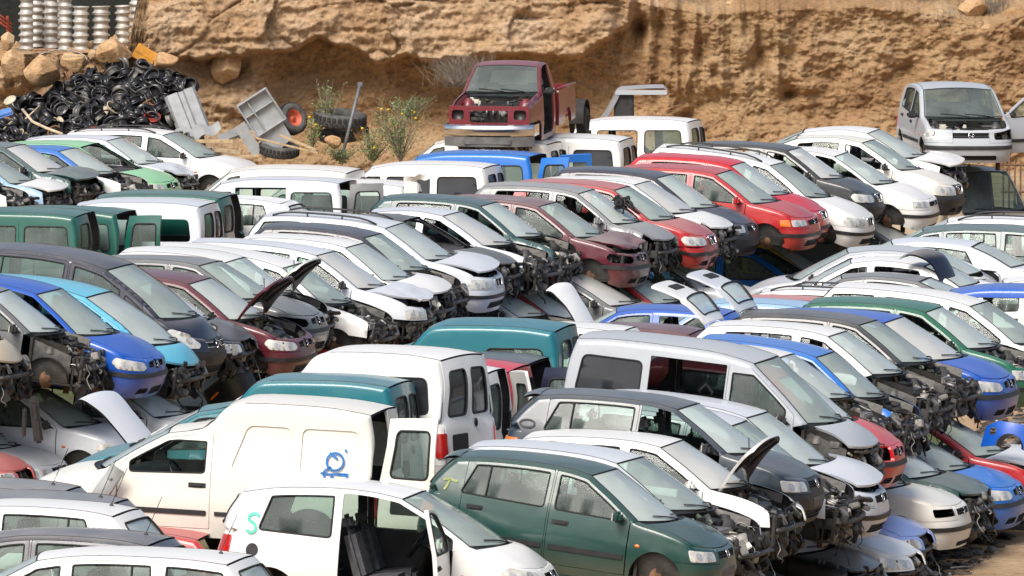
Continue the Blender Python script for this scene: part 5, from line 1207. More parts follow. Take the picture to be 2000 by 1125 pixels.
# churned mud, shards and rags along the foot of the front row
rnd = random.Random(4); g = MB()
edge = pl([(820, 2080), (900, 1985), (1000, 1890), (1060, 1850), (1140, 1760)])
for i in range(2600):
    py = rnd.uniform(800, 1150); d = rnd.random() ** 1.7 * 150; px = edge(py) - 140 + d * 1.7
    q = ongr(px, py); s = rnd.choice((.015, .02, .03, .04, .06, .08)); g.blob((q.x, q.y, gz(q.x, q.y) + s * .2), (s * rnd.uniform(.6, 1.6), s * rnd.uniform(.6, 2.4), s * rnd.uniform(.25, .6)), i, .7, 1, rnd.choice((0, 0, 0, 0, 0, 0, 1, 1, 2, 3)), False)
for i in range(80):
    py = rnd.uniform(820, 1140); p = ongr(edge(py) - rnd.uniform(-90, 120), py); pp = [p + V((0, 0, .05))]; p = pp[0]
    for j in range(4): p = p + V((rnd.uniform(-.25, .25), rnd.uniform(-.5, .5), rnd.uniform(-.02, .03))); p.z = max(.02, p.z); pp.append(p)
    g.tube(pp, rnd.uniform(.006, .016), 4, rnd.choice((1, 3)))
tag(g.obj('debris', [simple('wet_mud', (.075, .052, .033), .8, var=.5), M_DARK, M_METAL, M_GREYP]), kind='stuff')

# ---- the cliff: y as a function of x and z, with a ledge that hangs over a scooped-out clay bank
YC = 203.0 * KY
ledge = pl([(-7.4, 2.25), (-5.8, 2.2), (-4.6, 2.35), (-3.8, 2.55), (-2.6, 2.2), (-1.6, 2.15), (-.6, 2.3), (.6, 2.25), (1.3, 2.2), (2.2, 2.8), (3.0, 3.2)])
top = pl([(-9, 2.3), (-7.6, 2.35), (-7.2, 4.5), (-3, 5.0), (1, 4.6), (2.2, 3.35), (4, 3.05), (5, 3.15), (7, 3.2), (8.8, 3.0), (9.4, 2.8), (12, 3.6), (30, 5)])
def cliff_y(x, z):
    x /= KX; z /= KX
    q = V((x, 0, z)); L = smooth01((2.9 - x) / 1.4) * smooth01((x + 9) / 1.2)
    big = noise.fractal(V((x * .33, 1.7, z * .5)), 1, 2, 5); mid = noise.fractal(V((x * 1.3, 4.1, z * 1.9)), 1, 2.1, 5); fin = noise.fractal(V((x * 5, 9, z * 6.5)), .45, 2.3, 6)
    zl = ledge(x) + .16 * noise.noise(V((x * 1.7, 7, 0))) + .06 * noise.noise(V((x * 6, 2, 0)))
    lo = smooth01((z - zl + .06) / .14)
    # blocky strata of the ledge
    vd = noise.voronoi(V((x * .30 + .35 * noise.noise(V((x * .8, z, 3))), .3, z * .85 + .35 * noise.noise(V((x * .7, 5, z)))))); ck = vd[0][1] - vd[0][0]
    blk = .16 * smooth01(1 - ck / .05) * smooth01(.5 + 2 * noise.noise(V((x * 1.1, z * 2, 9)))) - .12 * (vd[1][0].x * 3.7 % 1) + .26 * (noise.cell(V((x * .42 + .25 * noise.noise(V((x, z, 3))), 0, z * .9 + .35 * noise.noise(V((x * .6, 2, 5)))))) - .5)
    led = -.75 * (1 - .35 * smooth01((z - zl) / 1.6)) + blk + .16 * mid - .25 * big + .07 * noise.noise(V((x * .5, 8, z * 5 + noise.noise(V((x, 1, z)))))) + .05 * noise.noise(V((x * .9, 3, z * 11)))
    rec = .22 + .28 * smooth01((zl - z) / .5) - 1.25 * smooth01((1.3 - z) / 1.3) ** 1.3 + .22 * mid + .3 * big
    col = -.35 + .5 * smooth01((1.5 - z) / .5) * 0 + .30 * big + .25 * mid - .8 * smooth01((1.0 - z) / 1.0)   # where the rock runs down to the floor
    cw = smooth01((-4.5 - x + .4 * noise.noise(V((z * 1.5, 2, 2)))) / .7); rec = rec * (1 - cw) + col * cw
    left = led * lo + rec * (1 - lo)
    # right: a face cut by rain runnels
    run = abs(noise.noise(V((x * 2.2, 0, z * .35 + 3)))); run2 = abs(noise.noise(V((x * 5.5, 6, z * .6))))
    vm = smooth01((z - 1.3) / .5) * smooth01((6.3 - x) / 1.2)
    right = -.1 + .42 * big + .26 * mid - .35 * vm * (1 - run * 2.6) - .10 * vm * (1 - run2 * 3) - 1.0 * smooth01((1.25 - z) / 1.3) + .3 * smooth01((z - 2) / 1.2)
    hole = 0
    for hx, hz, hr, hd in ((5.55, 1.45, .16, .5), (3.45, 1.0, .22, .6), (4.0, 1.9, .10, .5), (4.9, 2.25, .14, .35), (2.6, 2.7, .08, .4), (-5.6, 2.1, .5, .5), (7.8, 1.9, .4, .35)):
        e = ((x - hx) / hr) ** 2 + ((z - hz) / (hr * (.6 if hr > .15 else 1.8))) ** 2
        if e < 4: hole += hd * math.exp(-e * 1.2)
    return YC + left * L + right * (1 - L) + .085 * fin + hole
xs = [-40, -30, -22, -16] + [-12.5 + i * .033 for i in range(764)] + [16, 22, 30, 40]; rows = []
NZ = 150; vs = []
for x in xs:
    T_ = top(max(-12, min(12, x / KX))) * KX; y0 = 0
    for j in range(NZ):
        z = -.15 + (T_ + .15) * j / (NZ - 1); y = cliff_y(max(-12.6, min(12.7, x)), z); vs.append((x, y, z))
    for k in range(1, 26):
        d = k * .28; y = vs[-k][1] if k == 1 else y
        vs.append((x, cliff_y(max(-12.6, min(12.7, x)), T_) + d, T_ + (d * .36 if x > -7.8 else -.0 * d + smooth01((d - 5) / 2) * 3) + .16 * noise.fractal(V((x * .9, d * 1.1, 2)), 1, 2, 4) * min(1, d)))
w = NZ + 25; g = MB()
fs = [(i * w + j, (i + 1) * w + j, (i + 1) * w + j + 1, i * w + j + 1) for i in range(len(xs) - 1) for j in range(w - 1)]
g.add(vs, fs)
for k, f in enumerate(g.f):
    v = g.v[f[0]]; L = smooth01((2.9 - v[0]) / 1.4)
    X_ = v[0] / KX; zl = ledge(X_) + .16 * noise.noise(V((X_ * 1.7, 7, 0))) + .06 * noise.noise(V((X_ * 6, 2, 0)))
    g.m[k] = 0 if ((v[2] / KX > zl - .06 or X_ < -4.7 + .5 * noise.noise(V((v[2] * 2, 4, 1)))) and X_ < 3.0 + .5 * noise.noise(V((v[2] * 2, 1, 1)))) else 1
tag(g.obj('cliff', [M_ROCK, M_EARTH]), kind='structure')

# ---- boulders
def boulder(p, d, seed, lab, amp=.22):
    bm = bmesh.new(); bmesh.ops.create_icosphere(bm, subdivisions=4, radius=1); rn = random.Random(seed)
    cuts = [V((rn.uniform(-1, 1), rn.uniform(-1, 1), rn.uniform(-1, 1))).normalized() for _ in range(15)]
    for v in bm.verts:
        c = v.co.copy()
        for n_ in cuts:
            h = .60 + .22 * ((n_.x * 7.3) % 1); dd = c.dot(n_)
            if dd > h: c -= n_ * (dd - h) * .97
        c *= 1 + amp * .16 * noise.fractal(c * 2.5 + V((seed, 0, 0)), 1, 2, 4)
        v.co = V((c.x * d[0], c.y * d[1], c.z * d[2])) * 1.15
    me = bpy.data.meshes.new('boulder'); bm.to_mesh(me); bm.free(); me.materials.append(M_STONE)
    o = bpy.data.objects.new('boulder', me); COL.objects.link(o); o.location = p; o.rotation_euler = (0, 0, rn.uniform(0, 3)); return tag(o, lab, 'boulder', 'boulders')
for i, (px, py, w_, h_, y, lab) in enumerate([(14, 80, 36, 38, 201.5, 'small pointed boulder left of the rim stacks'), (28, 128, 52, 60, 200.5, 'upright tan boulder at the far end above the wheel heap'), (-5, 112, 40, 34, 200.8, 'reddish boulder cut by the frame edge below the dark backdrop'),
        (84, 138, 84, 58, 200.2, 'broad flat sided tan boulder over the wheel heap'), (148, 122, 66, 44, 200.6, 'pale boulder behind the flat sided one, under the rim stacks'), (182, 108, 22, 20, 201, 'smallest boulder wedged between two larger boulders'),
        (224, 104, 66, 50, 200.4, 'rounded tan boulder beside the orange panel'), (322, 118, 54, 30, 200.8, 'low boulder under the cliff block beside the orange panel'), (442, 128, 66, 68, 202.6, 'reddish rock lodged in the hollow under the ledge'),
        (1430, 11, 30, 18, 203.6, 'small pale block lying alone on the cliff rim'), (1896, 18, 66, 46, 203.8, 'big pale boulder above the black netting'), (1985, 35, 48, 42, 203.4, 'boulder cut by the frame edge beside the black netting'), (1930, 55, 24, 20, 203.2, 'small round stone right above the netting'),
        (1205, 282, 40, 18, 201.3, 'low brown stone behind the white vans'), (650, 276, 34, 28, 199.8, 'dirt covered stone below the stacked truck tyres'), (697, 262, 40, 34, 200.4, 'brown stone behind the leaning grey post'), (620, 250, 26, 40, 200.6, 'narrow stone between the two tyres')]):
    s = y * KY / CAM_F; boulder(at(px, py, y), (w_ * s / 2, w_ * s / 2 * .8, h_ * s / 2), i + 3, lab)

# ------------------------------------------------------------------ the wrecks
NAMES = dict(sedan='wrecked_saloon', toledo='wrecked_saloon', octavia='wrecked_saloon', wagon='wrecked_estate_car', wagon2='wrecked_estate_car', mpv='wrecked_people_carrier', van='wrecked_van', vancargo='wrecked_van', vanq='wrecked_van', boxvan='wrecked_box_van', oldvan='wrecked_van', mini='wrecked_hatchback')
TYPES = TY(); CT = {}; ROOT = {}
def ctype(n):
    if n not in CT: CT[n] = CarType(TYPES[n])
    return CT[n]
for i, (cid, t, lay, col, fl, lab, grp, dust) in enumerate(CARS):
    x, y, z, yaw, s, pit = lay; ct = ctype(t); rn = random.Random(i)
    ROOT[cid] = build_car(ct, NAMES.get(t, 'wrecked_hatchback'), lab, (x, y, z), R(yaw), PAL[col], fl, grp, 'van' if 'van' in t else 'car', (s, s ** .5, s ** .5), (rn.uniform(-.9, .9), pit), i, dust)
def by(cid, dy=0): return (ROOT[cid].location.y + dy) / KY
# ---- paint marks and lettering on the wrecks
def strokes(cid, t, sg, paths, wd, mat, parent=None, name='paint_mark', off=.012):
    sh = ctype(t).sh; g = MB()
    for P in paths:
        P = catmull(P, 5); L = []; Rr = []
        for i, p in enumerate(P):
            a = V(P[max(0, i - 1)]); b = V(P[min(len(P) - 1, i + 1)]); d = (b - a); d = d.normalized() if d.length > 1e-9 else V((1, 0)); n_ = V((-d.y, d.x)) * wd / 2
            L.append(sh.P(p[0] + n_.x, p[1] + n_.y, -off, sg)); Rr.append(sh.P(p[0] - n_.x, p[1] - n_.y, -off, sg))
        k = len(P); g.add(L + Rr, [(i, i + 1, k + i + 1, k + i) for i in range(k - 1)])
    o = g.obj(name, mat, ROOT[cid]); return o
def ring(cx, cz, rx, rz, n=14, a0=0, a1=2 * PI): return [(cx + rx * math.cos(a0 + (a1 - a0) * i / n), cz + rz * math.sin(a0 + (a1 - a0) * i / n)) for i in range(n + 1)]
M_MINT = simple('mint_spray', (.12, .55, .42), .7, var=.15); M_CHALK = simple('chalk_yellow', (.34, .38, .16), .9, var=.2); M_SPRAY = simple('blue_spray', (.02, .17, .50), .7, var=.3); M_LET = simple('red_lettering', (.70, .09, .05), .6, var=.15)
strokes('B15', 'mini', -1, [[(-1.30, 1.17), (-1.34, 1.20), (-1.40, 1.18), (-1.41, 1.13), (-1.35, 1.09), (-1.33, 1.03), (-1.39, .99), (-1.46, 1.01)]], .035, M_MINT)
strokes('B14', 'polo', -1, [[(-1.60, 1.09), (-1.52, 1.10), (-1.42, 1.085)], [(-1.52, 1.10), (-1.54, 1.03), (-1.57, .97)]], .028, M_CHALK)
strokes('B11', 'polo', -1, [ring(-1.56, 1.02, .09, .045)], .022, simple('dark_spray', (.012, .014, .02), .6))
bx = lambda dx, dz: (-1.66 + dx, 1.07 + dz)
strokes('B16', 'boxvan', 1, [[bx(*p) for p in ring(0, .12, .10, .10)], [bx(.07, .22), bx(-.03, .15)], [bx(-.11, .27), bx(-.125, .24)], [bx(.13, -.02), bx(.10, .02), bx(.04, .06)],
    [bx(.16, -.02), bx(.05, -.03), bx(-.05, -.02), bx(-.17, -.02)], [bx(.12, -.03), bx(.10, -.10), bx(.08, -.14)], [bx(.05, -.14), bx(.02, -.05), bx(-.02, -.14)], [bx(-.05, -.03), bx(-.14, -.03), bx(-.15, -.07), bx(-.06, -.09), bx(-.06, -.14), bx(-.17, -.14)]], .026, M_SPRAY)
g0 = lambda dx, dz: (-1.66 + dx * .9, .66 + dz)
LT = {'O': [ring(.05, .07, .045, .07)], 'R': [[(0.1, 0), (.1, .14)], [(.1, .14), (.02, .13), (.02, .08), (.1, .07)], [(.08, .07), (.01, 0)]], 'T': [[(.1, .14), (0, .14)], [(.05, .14), (.05, 0)]], 'M': [[(.1, 0), (.1, .14), (.05, .05), (0, .14), (0, 0)]], 'A': [[(.1, 0), (.05, .14), (0, 0)], [(.08, .05), (.02, .05)]]}
pp = []
for i, ch in enumerate('ORT AMA'):
    if ch != ' ': pp += [[(-1.10 - .145 * i + (x - .1), .70 + .05 * i + z) for x, z in st] for st in LT[ch]]
sh_ = M_BLK; strokes('B16', 'boxvan', 1, [[(-2.0 + .1 * i, .50) for i in range(4)], [(-.96 + .1 * i, .50) for i in range(8)]], .05, M_BLK, name='rubbing_strip')
strokes('V13', 'hatch', 1, pp, .028, M_LET, name='lettering')
# small fittings on the near hatchbacks
sh = ctype('mini').sh; g = MB(); g.add([sh.P(a, b, -.004, -1) for a, b in ring(-1.36, .80, .075, .075, 20)[:-1]], [tuple(range(20))], 0); g.obj('fuel_flap_disc', M_BLK, ROOT['B15'])  # flat black disc laid on the flank in place of a hole
# ---- the pickup on the cream van
def pickup():
    T = base_hatch(W=1.68, zs=.30, ax=1.35, bx=-4, ar=.38, az=.36, zn=1.06, zbr=.55, zbf=.72, zb0=.30, panel=1, mold=0, rcf=.22, nf=4, belt=[(-1, 1.22), (1.1, 1.19)], fd=(-.35, .80), rd=None, hw=[(0, .93), (.4, .98), (.8, 1), (1.15, .98), (1.75, .80)], hbulge=.03,
        xf=[(.2, 2.2), (.5, 2.25), (1.06, 2.22)], xr=[(.2, -.72), (1.2, -.70)], rcr=.1, nr=5, out=[('glass', [(-.72, 1.20), (-.66, 1.50), (-.56, 1.70)]), ('roof', [(-.56, 1.70), (-.3, 1.76), (.05, 1.755), (.30, 1.71)]), ('screen', [(.30, 1.71), (.60, 1.48), (.88, 1.25)]), ('cowl', [(.88, 1.25), (.97, 1.235)]), ('hood', [(.97, 1.235), (1.5, 1.18), (1.95, 1.12), (2.06, 1.09)])],
        bow=[(-.72, -.02, 0), (-.56, -.03, .03), (.30, .06, .04), (.88, .12, 0), (.97, .1, .02), (2.06, .08, .02)], wins=[('f', -.28, .68)], head=[(.80, .78), (.80, .96), (.50, .96), (.50, .78)], grille=[[(-.45, .72), (.45, .72), (.45, .86), (-.45, .86)]], intake=[[(-.5, .36), (.5, .36), (.5, .46), (-.5, .46)]], tail=[(.72, .6), (.80, .6), (.80, .9), (.72, .9)], badge='', rwin=(1.28, 1.56, .8), zn2=0)
    ct = CarType(T); CT['pickup'] = ct; col = PAL['maroon']; col = (.17, .016, .024)
    r = build_car(ct, 'wrecked_pickup', 'dark red pickup with no bonnet and a chrome bumper, perched on the cream van', PICK_LOC, R(-101), col, 'xh xb xl xg xdl xmr pw xbr xtl wrl wrr_ cw', None, 'pickup', (1, 1, 1), (0, 1.5), 2, .3)
    pm = paint(col, .3)
    g = MB()   # load bed
    for s_ in (-1, 1):
        arch = circ(-1.75, .36, .40, .25, PI - .25)
        def bm_(a, b, d, s_=s_): return V((a, s_ * (.84 - .03 * abs(b - .75) - d), b))
        fill(g, [(-2.55, .48), (-2.55, 1.16), (-.78, 1.18), (-.78, .46)] + arch, [], bm_, .15, .06, 0, 0, 0)
        g.tube([(-2.56, s_ * .82, 1.17), (-.78, s_ * .82, 1.19)], .035, 6)
    g.box((-1.66, 0, .58), (1.78, 1.55, .04)); g.box((-.80, 0, .88), (.05, 1.6, .58), ch=.01); g.obj('load_bed', pm, r)
    g = MB(); g.box((-2.56, 0, .88), (.05, 1.62, .56), ch=.012); g.box((-2.59, 0, .80), (.02, 1.2, .2), ch=.008); g.obj('tailgate', pm, r)
    g = MB()   # bare front panel with lamp holes, and the chrome bumper hung below
    for y in (-.62, .62): g.lathe([(.13, 0), (.13, -.08), (0, -.08)], 16, Matrix.Translation((2.20, y, .90)) @ Matrix.Rotation(PI / 2, 4, 'Y'), 1)
    fill(g, [(-.80, .70), (.80, .70), (.80, 1.07), (-.80, 1.07)], [rpoly([(-.74, .80), (-.50, .80), (-.50, .99), (-.74, .99)], .06), rpoly([(.74, .80), (.50, .80), (.50, .99), (.74, .99)], .06), rpoly([(-.38, .74), (.38, .74), (.38, .98), (-.38, .98)], .03)], lambda a, b, d: V((2.22 - .05 * a * a - d, a, b)), .12, .05, 0, 0); g.obj('front_panel', [pm, M_GREASE], r)
    g = MB(); sec = [(-.02, .03), (.03, .08), (.05, .16), (.04, .24), (-.02, .26)]
    g.grid(lambda u, v: V((2.36 - .22 * abs(2 * u - 1) ** 3 + sec[min(4, int(v * 4 + .01))][0], (2 * u - 1) * .90, .45 + sec[min(4, int(v * 4 + .01))][1])), 24, 4, 0)
    for y in (-1, 1): g.grid(lambda u, v, y=y: V((2.15 - .5 * u, y * (.90 + .0 * u), .48 + .22 * v)), 3, 2, 0)
    b = g.obj('chrome_bumper', [M_CHROME], r)
    g = MB(); g.grid(lambda u, v: V((2.36 - .22 * abs(2 * u - 1) ** 3, (2 * u - 1) * .90, .28 + .19 * v)), 24, 2, 0); g.box((2.34, 0, .36), (.06, .95, .10), ch=.02); g.obj('bumper_valance', M_GREYP, b)
PICK_LOC = at(997, 268, by('CV', .4)); PICK_LOC.z -= .28
pickup()
# ---- the loose silver door held open at the hatchback, cut roof, loose panels
def loose(me, name, lab, cat, p, rot, mat, grp=None, sc=1):
    o = bpy.data.objects.new(name, me); COL.objects.link(o); o.location = p; o.rotation_euler = [R(a) for a in rot]; o.scale = (sc, sc, sc)
    if mat is not None: o.material_slots[0].link = 'OBJECT'; o.material_slots[0].material = mat
    return tag(o, lab, cat, grp)
GB_ = 'loose bonnets lying on the wrecks'
def plate(lab, y, path, wv, col, dust, lip=None):
    """a bent bonnet: a curved skin along a path of pixels at depth y, wv across, with a dark underside"""
    P = catmull(path, 6); A = [at(px, py, y) for px, py in P]; W = V(wv); n = len(A) - 1; o_ = A[-1].copy(); t = empty('loose_bonnet', o_, 0, lab, 'bonnet', GB_)
    up = V((.25, -.3, .9)).normalized()
    for nm, off, mat in (('bonnet_skin', 0, paint(col, dust, mud=False)), ('bonnet_frame', -.03, M_GREASE)):
        g = MB(); g.grid(lambda u, v: A[int(u * n + .01)] - o_ + W * (v - .5) * (.82 + .18 * math.sin(PI * min(1, u * 1.4 + .15))) + up * (.05 * (1 - (2 * v - 1) ** 2) + off), n, 8, 0); g.obj(nm, mat, t)
plate('white bonnet propped upright among red wrecks under the back row', by('H4', -3), [(1082, 560), (1096, 562), (1112, 580), (1130, 606), (1148, 640)], (.30, .55, .10), PAL['white'], .1)
plate('pale grey bonnet propped upright over the pale silver hatchback', by('G1', -1.9), [(172, 780), (190, 772), (216, 790), (250, 828), (285, 872)], (.42, .7, .06), PAL['palesilver'], .2)
plate('curved navy bonnet standing against the silver saloon', by('E6', 1.0), [(1772, 500), (1800, 492), (1830, 505), (1848, 535), (1858, 570)], (.34, .5, .05), PAL['navy'], .8)
# cut-off car roof section standing behind the vans
p = at(1180, 232, by('V6', 5)); t = empty('cut_roof', p, 0, 'grey cut-off car roof with one pillar standing behind white vans', 'car roof'); mt = paint(PAL['silver'], .3, mud=False)
g = MB(); g.grid(lambda u, v: V((.20 + 1.15 * u, -.25 + 1.0 * v, .60 + .06 * math.sin(PI * u * .6) + .03 * v - (.16 * (1 - u / .14) ** 2 if u < .14 else 0) - (.10 * ((u - .93) / .07) if u > .93 else 0))), 24, 6, 0); g.grid(lambda u, v: V((.24 + 1.08 * u, -.25, .52 + .10 * v)), 12, 2, 0); g.obj('roof_panel', mt, t)
g = MB(); g.grid(lambda u, v: V((-.08 + .34 * v ** .8 + .10 * u, -.25 + .04 * u, .0 + .58 * v)), 3, 12, 0); g.grid(lambda u, v: V((-.08 + .34 * v ** .8, -.25 + .9 * u, .58 * v)), 3, 10, 0); g.obj('pillar', mt, t)
g = MB(); g.box((.42, .1, .26), (.42, .5, .55), ch=.03); g.obj('dark_infill', M_BLK, t)  # solid black block put in for the dark interior
g = MB(); g.box((.58, -.2, -.03), (1.3, .12, .07), ch=.015); g.obj('sill', mt, t)
# crumpled white door frame on the low van
p = at(822, 372, by('V12', -1.6)); t = empty('bent_panel', p, 0, 'bent white tailgate panel leaning on the low white van', 'car panel'); mt = paint(PAL['white'], .15, mud=False)
g = MB(); g.grid(lambda u, v: V((-.32 + .62 * u, -.10 * math.sin(u * 5) * v, .14 + .10 * u + .10 * v + .02 * math.sin(u * 17))), 16, 4, 0); g.box((-.18, 0, -.02), (.26, .06, .36), ch=.02); g.box((.0, -.02, -.18), (.62, .06, .12), ch=.03); g.obj('panel_skin', mt, t)
# grey flap hanging on the nose of the box van
p = at(208, 945, by('B16', -.75)); t = empty('torn_sheet', p, 0, 'torn grey panel hanging against the front of the cream box van', 'car panel'); t.rotation_euler = (R(4), R(36), R(-20)); mt = paint((.36, .38, .38), .1, mud=False)
g = MB(); g.grid(lambda u, v: V((-.09 + .19 * u, -.03 * math.sin(PI * u) - .02 * math.sin(6 * v), -.24 + .50 * v)), 6, 12, 0); g.box((.0, -.03, .1), (.05, .02, .04), ch=.006); g.box((.09, .03, 0), (.02, .08, .46), ch=.008); g.obj('panel_skin', mt, t)
# black pieces
t = empty('black_bumper_bar', at(66, 820, by('A28', -2.6)), 0, 'two black plastic bars standing in front of the stripped grey hatchback', 'bumper bar'); t.rotation_euler = (R(5), R(-7), 0)
g = MB(); g.box((.03, 0, 0), (.13, .10, .66), ch=.03); g.box((.03, -.04, .12), (.08, .06, .25), ch=.02); g.obj('bar', M_BLK, t)
g = MB(); g.box((-.14, .05, -.03), (.06, .06, .42), Matrix.Rotation(R(9), 3, 'Y').to_quaternion(), ch=.02); g.obj('bar', M_BLK, t)
t = empty('loose_bumper', at(452, 770, by('A23', -2.0)), 0, 'loose navy bumper with an orange reflector below the maroon hatchback', 'bumper'); t.rotation_euler = (R(10), R(-25), R(-8))
g = MB(); g.grid(lambda u, v: V((-.38 + .80 * u, -.22 * math.sin(PI * u) ** .6, -.18 + .36 * v + .10 * math.sin(PI * u))), 18, 6, 0); g.grid(lambda u, v: V((-.38 + .80 * u, -.22 * math.sin(PI * u) ** .6 + .25 * v, .18 + .10 * math.sin(PI * u))), 18, 3, 0); g.obj('bumper_skin', paint(PAL['black'], .25, mud=False), t)
g = MB(); g.box((-.2, -.20, .12), (.16, .03, .03), Matrix.Rotation(R(-20), 3, 'Y').to_quaternion(), ch=.006); g.obj('reflector', M_ORANGE, t)
p = at(1952, 852, by('D5', .7)); t = empty('loose_wing', p, 0, 'loose blue wing with black wheel arch on the wrecks by the dirt track', 'car wing'); t.rotation_euler = (R(-12), R(6), R(-25)); mt = paint(PAL['blue'], .5, mud=False)
g = MB(); fill(g, [(-.24, -.18), (-.20, .10), (-.02, .20), (.40, .20), (.44, -.18)] + circ(.20, -.14, .19, .0, PI), [rpoly([(-.12, .0), (-.02, .0), (-.02, .10), (-.12, .10)], .01)], lambda a, b, d: V((a, -.12 + d + .9 * (a - .1) ** 2 + .5 * max(0, b) ** 2, b)), .05, .03, 0, 0, 0); g.obj('wing_skin', mt, t)
g = MB(); g.grid(lambda u, v: V((.20 + .19 * math.cos(PI * u), -.12 + .22 * v, -.14 + .19 * math.sin(PI * u))), 16, 2); g.obj('arch_liner', M_BLK, t)
# engine lump on the grey hatchback and a green crate under the front row
p = at(1215, 408, by('A11', -.4)); g = MB(); rn = random.Random(3)
for i in range(9): g.box(p + V((rn.uniform(-.14, .14), rn.uniform(-.12, .12), rn.uniform(-.05, .16))), (rn.uniform(.06, .16), rn.uniform(.06, .16), rn.uniform(.05, .14)), Matrix.Rotation(rn.uniform(0, 3), 3, V((1, rn.random(), 1)).normalized()).to_quaternion(), 0, .015)
for i in range(5): g.tube([p + V((rn.uniform(-.12, .12), 0, .1)), p + V((rn.uniform(-.2, .2), -.1, .16)), p + V((rn.uniform(.0, .3), -.1, -.08))], .015, 5)
tag(g.obj('engine_part', M_GREASE), 'greasy engine part sitting on the bonnet of the grey hatchback', 'engine part')

# dark green door leaning behind the small white hatchback, with a sprayed 6
p = at(770, 1078, by('B15', 1.75)); t = empty('loose_door', p, 0, 'loose dark green door with a yellow 6, seen through the open white door', 'car door'); t.rotation_euler = (R(-6), 0, R(4))
g = MB(); fill(g, rpoly([(-.32, -.5), (.34, -.5), (.36, .16), (-.34, .16)], .05), [], lambda a, b, d: V((a, d + .12 * b * b + .05 * a * a, b)), .06, .04, 0, 0, 1); g.obj('door_skin', [paint(PAL['polo_green'], .3, mud=False), M_TRIM], t)
six = catmull([(.045, .06), (.0, .055), (-.04, .0), (-.035, -.06), (.0, -.085), (.04, -.06), (.035, -.02), (.0, -.005), (-.03, -.03)], 5); g = MB(); g.tube([(x + .02, .12 * z * z + .05 * x * x - .004, z) for x, z in six], .011, 5); g.obj('paint_mark', simple('yellow_chalk', (.42, .36, .06), .8), t)
g = MB(); g.box((-.18, -.02, .06), (.16, .03, .04), ch=.01); g.obj('handle', M_BLK, t)

# ---- stacks of alloy rims on the bank
M_ALLOY = simple('dull_alloy', (.44, .43, .40), .5, .3, var=.3, scale=5)
M_BLKSTEEL = simple('black_steel', (.018, .018, .02), .38, .2, var=.5, scale=8, coat=.3)
M_GREYSTEEL = simple('grey_steel', (.13, .125, .115), .5, .5, var=.4)
def rim_mesh(name, mat, r=.178, h=.165, depth=.5):
    g = MB(); g.lathe([(r * .80, -h / 2), (r, -h / 2), (r + .006, -h / 2 + .012), (r - .012, -h / 2 + .03), (r * .80, -h * .18), (r * .78, h * .12), (r * .86, h * .28), (r - .004, h / 2 - .03), (r + .004, h / 2 - .014), (r, h / 2), (r * .86, h / 2 - .01), (r * .80, h * .2), (r * .78, -h * .1), (r * .55, h * .02), (r * .3, h * .08), (.03, h * .05), (0, h * .05)], 28)
    g.lathe([(r * .80, -h / 2), (r * .74, -h * .3), (r * .76, h * .05)], 28)
    for a in range(5): g.tube([(.12 * r * math.cos(a * 1.2566), .12 * r * math.sin(a * 1.2566), h * .06), (.3 * r * math.cos(a * 1.2566), .3 * r * math.sin(a * 1.2566), h * .12)], .012, 5)
    return g.mesh(name, [mat])
me = rim_mesh('rim', M_ALLOY); rnd = random.Random(11)
for k, (px, dy, n, col) in enumerate([(52, 0, 8, 0), (71, 1.0, 8, 0), (86, 1.3, 8, 0), (100, .6, 8, 0), (128, .0, 8, 0), (158, -.2, 6, 0), (197, 0, 6, 0), (240, .2, 6, 0), (268, 1.2, 8, 0), (294, .4, 8, 0), (112, 1.6, 8, 0)]):
    p = at(px, 100, 204 + dy); z = max(2.32 * KX, p.z - .06); sc = rnd.uniform(.93, 1.04) * (1.08 if k in (5, 6) else 1)
    for i in range(n):
        o = bpy.data.objects.new('alloy_rim', me); COL.objects.link(o); o.location = (p.x + rnd.uniform(-.012, .012), (204 + dy) * KY + rnd.uniform(-.012, .012), z + .085 + i * .158); o.scale = (sc, sc, rnd.uniform(.96, 1.03)); o.rotation_euler = (rnd.uniform(-.03, .03), rnd.uniform(-.03, .03), rnd.uniform(0, 6))
        tag(o, 'pale alloy rim in the tall stacks above the boulders', 'wheel rim', 'alloy rims stacked in columns')
# ---- black steel wheels tipped in a heap
kinds = [rim_mesh('wheel', m_, .185, .17) for m_ in (M_BLKSTEEL, M_BLKSTEEL, M_GREYSTEEL)] + [rim_mesh('wheel', simple('red_steel', (.28, .03, .025), .5)), rim_mesh('wheel', simple('rust_brown', (.20, .10, .05), .8)), rim_mesh('wheel', simple('cream_steel', (.42, .36, .25), .6))]
LB = ['black steel wheel tipped in the heap below the boulders'] * 2 + ['grey steel wheel in the black heap below the boulders', 'red steel wheel in the black heap', 'rust brown wheel in the black heap', 'cream steel wheel in the black heap']
hz = pl([(-9.8, 1.3), (-8.6, 1.95), (-7.8, 2.15), (-7.0, 2.2), (-6.4, 1.95), (-6.1, 1.2)])
rnd = random.Random(23); cnt = [0] * 6
for i in range(350):
    f = rnd.random(); x = rnd.uniform(-10.4, -6.15) if i % 3 else rnd.uniform(-8.6, -6.2)
    y = 200.3 - 3.2 * f; zt_ = .25 + (hz(x) - .25) * (1 - f) ** .8
    if zt_ > hz(x): continue
    k = rnd.choices(range(6), (44, 40, 22, 1.6, 3, 2.2))[0]; cnt[k] += 1
    o = bpy.data.objects.new('steel_wheel', kinds[k]); COL.objects.link(o); o.location = (x * KX, y * KY, zt_ * KX + rnd.uniform(-.12, .06))
    o.rotation_euler = (rnd.gauss(.5, .7), rnd.gauss(0, .6), rnd.uniform(0, 6)); s = rnd.uniform(.88, 1.08); o.scale = (s, s, s)
    tag(o, LB[k], 'wheel', ['black steel wheels in a heap', 'black steel wheels in a heap', 'grey steel wheels in the heap', 'red steel wheels in the heap', 'rusty wheels in the heap', 'cream wheels in the heap'][k])
g = MB()   # the mound under the wheels
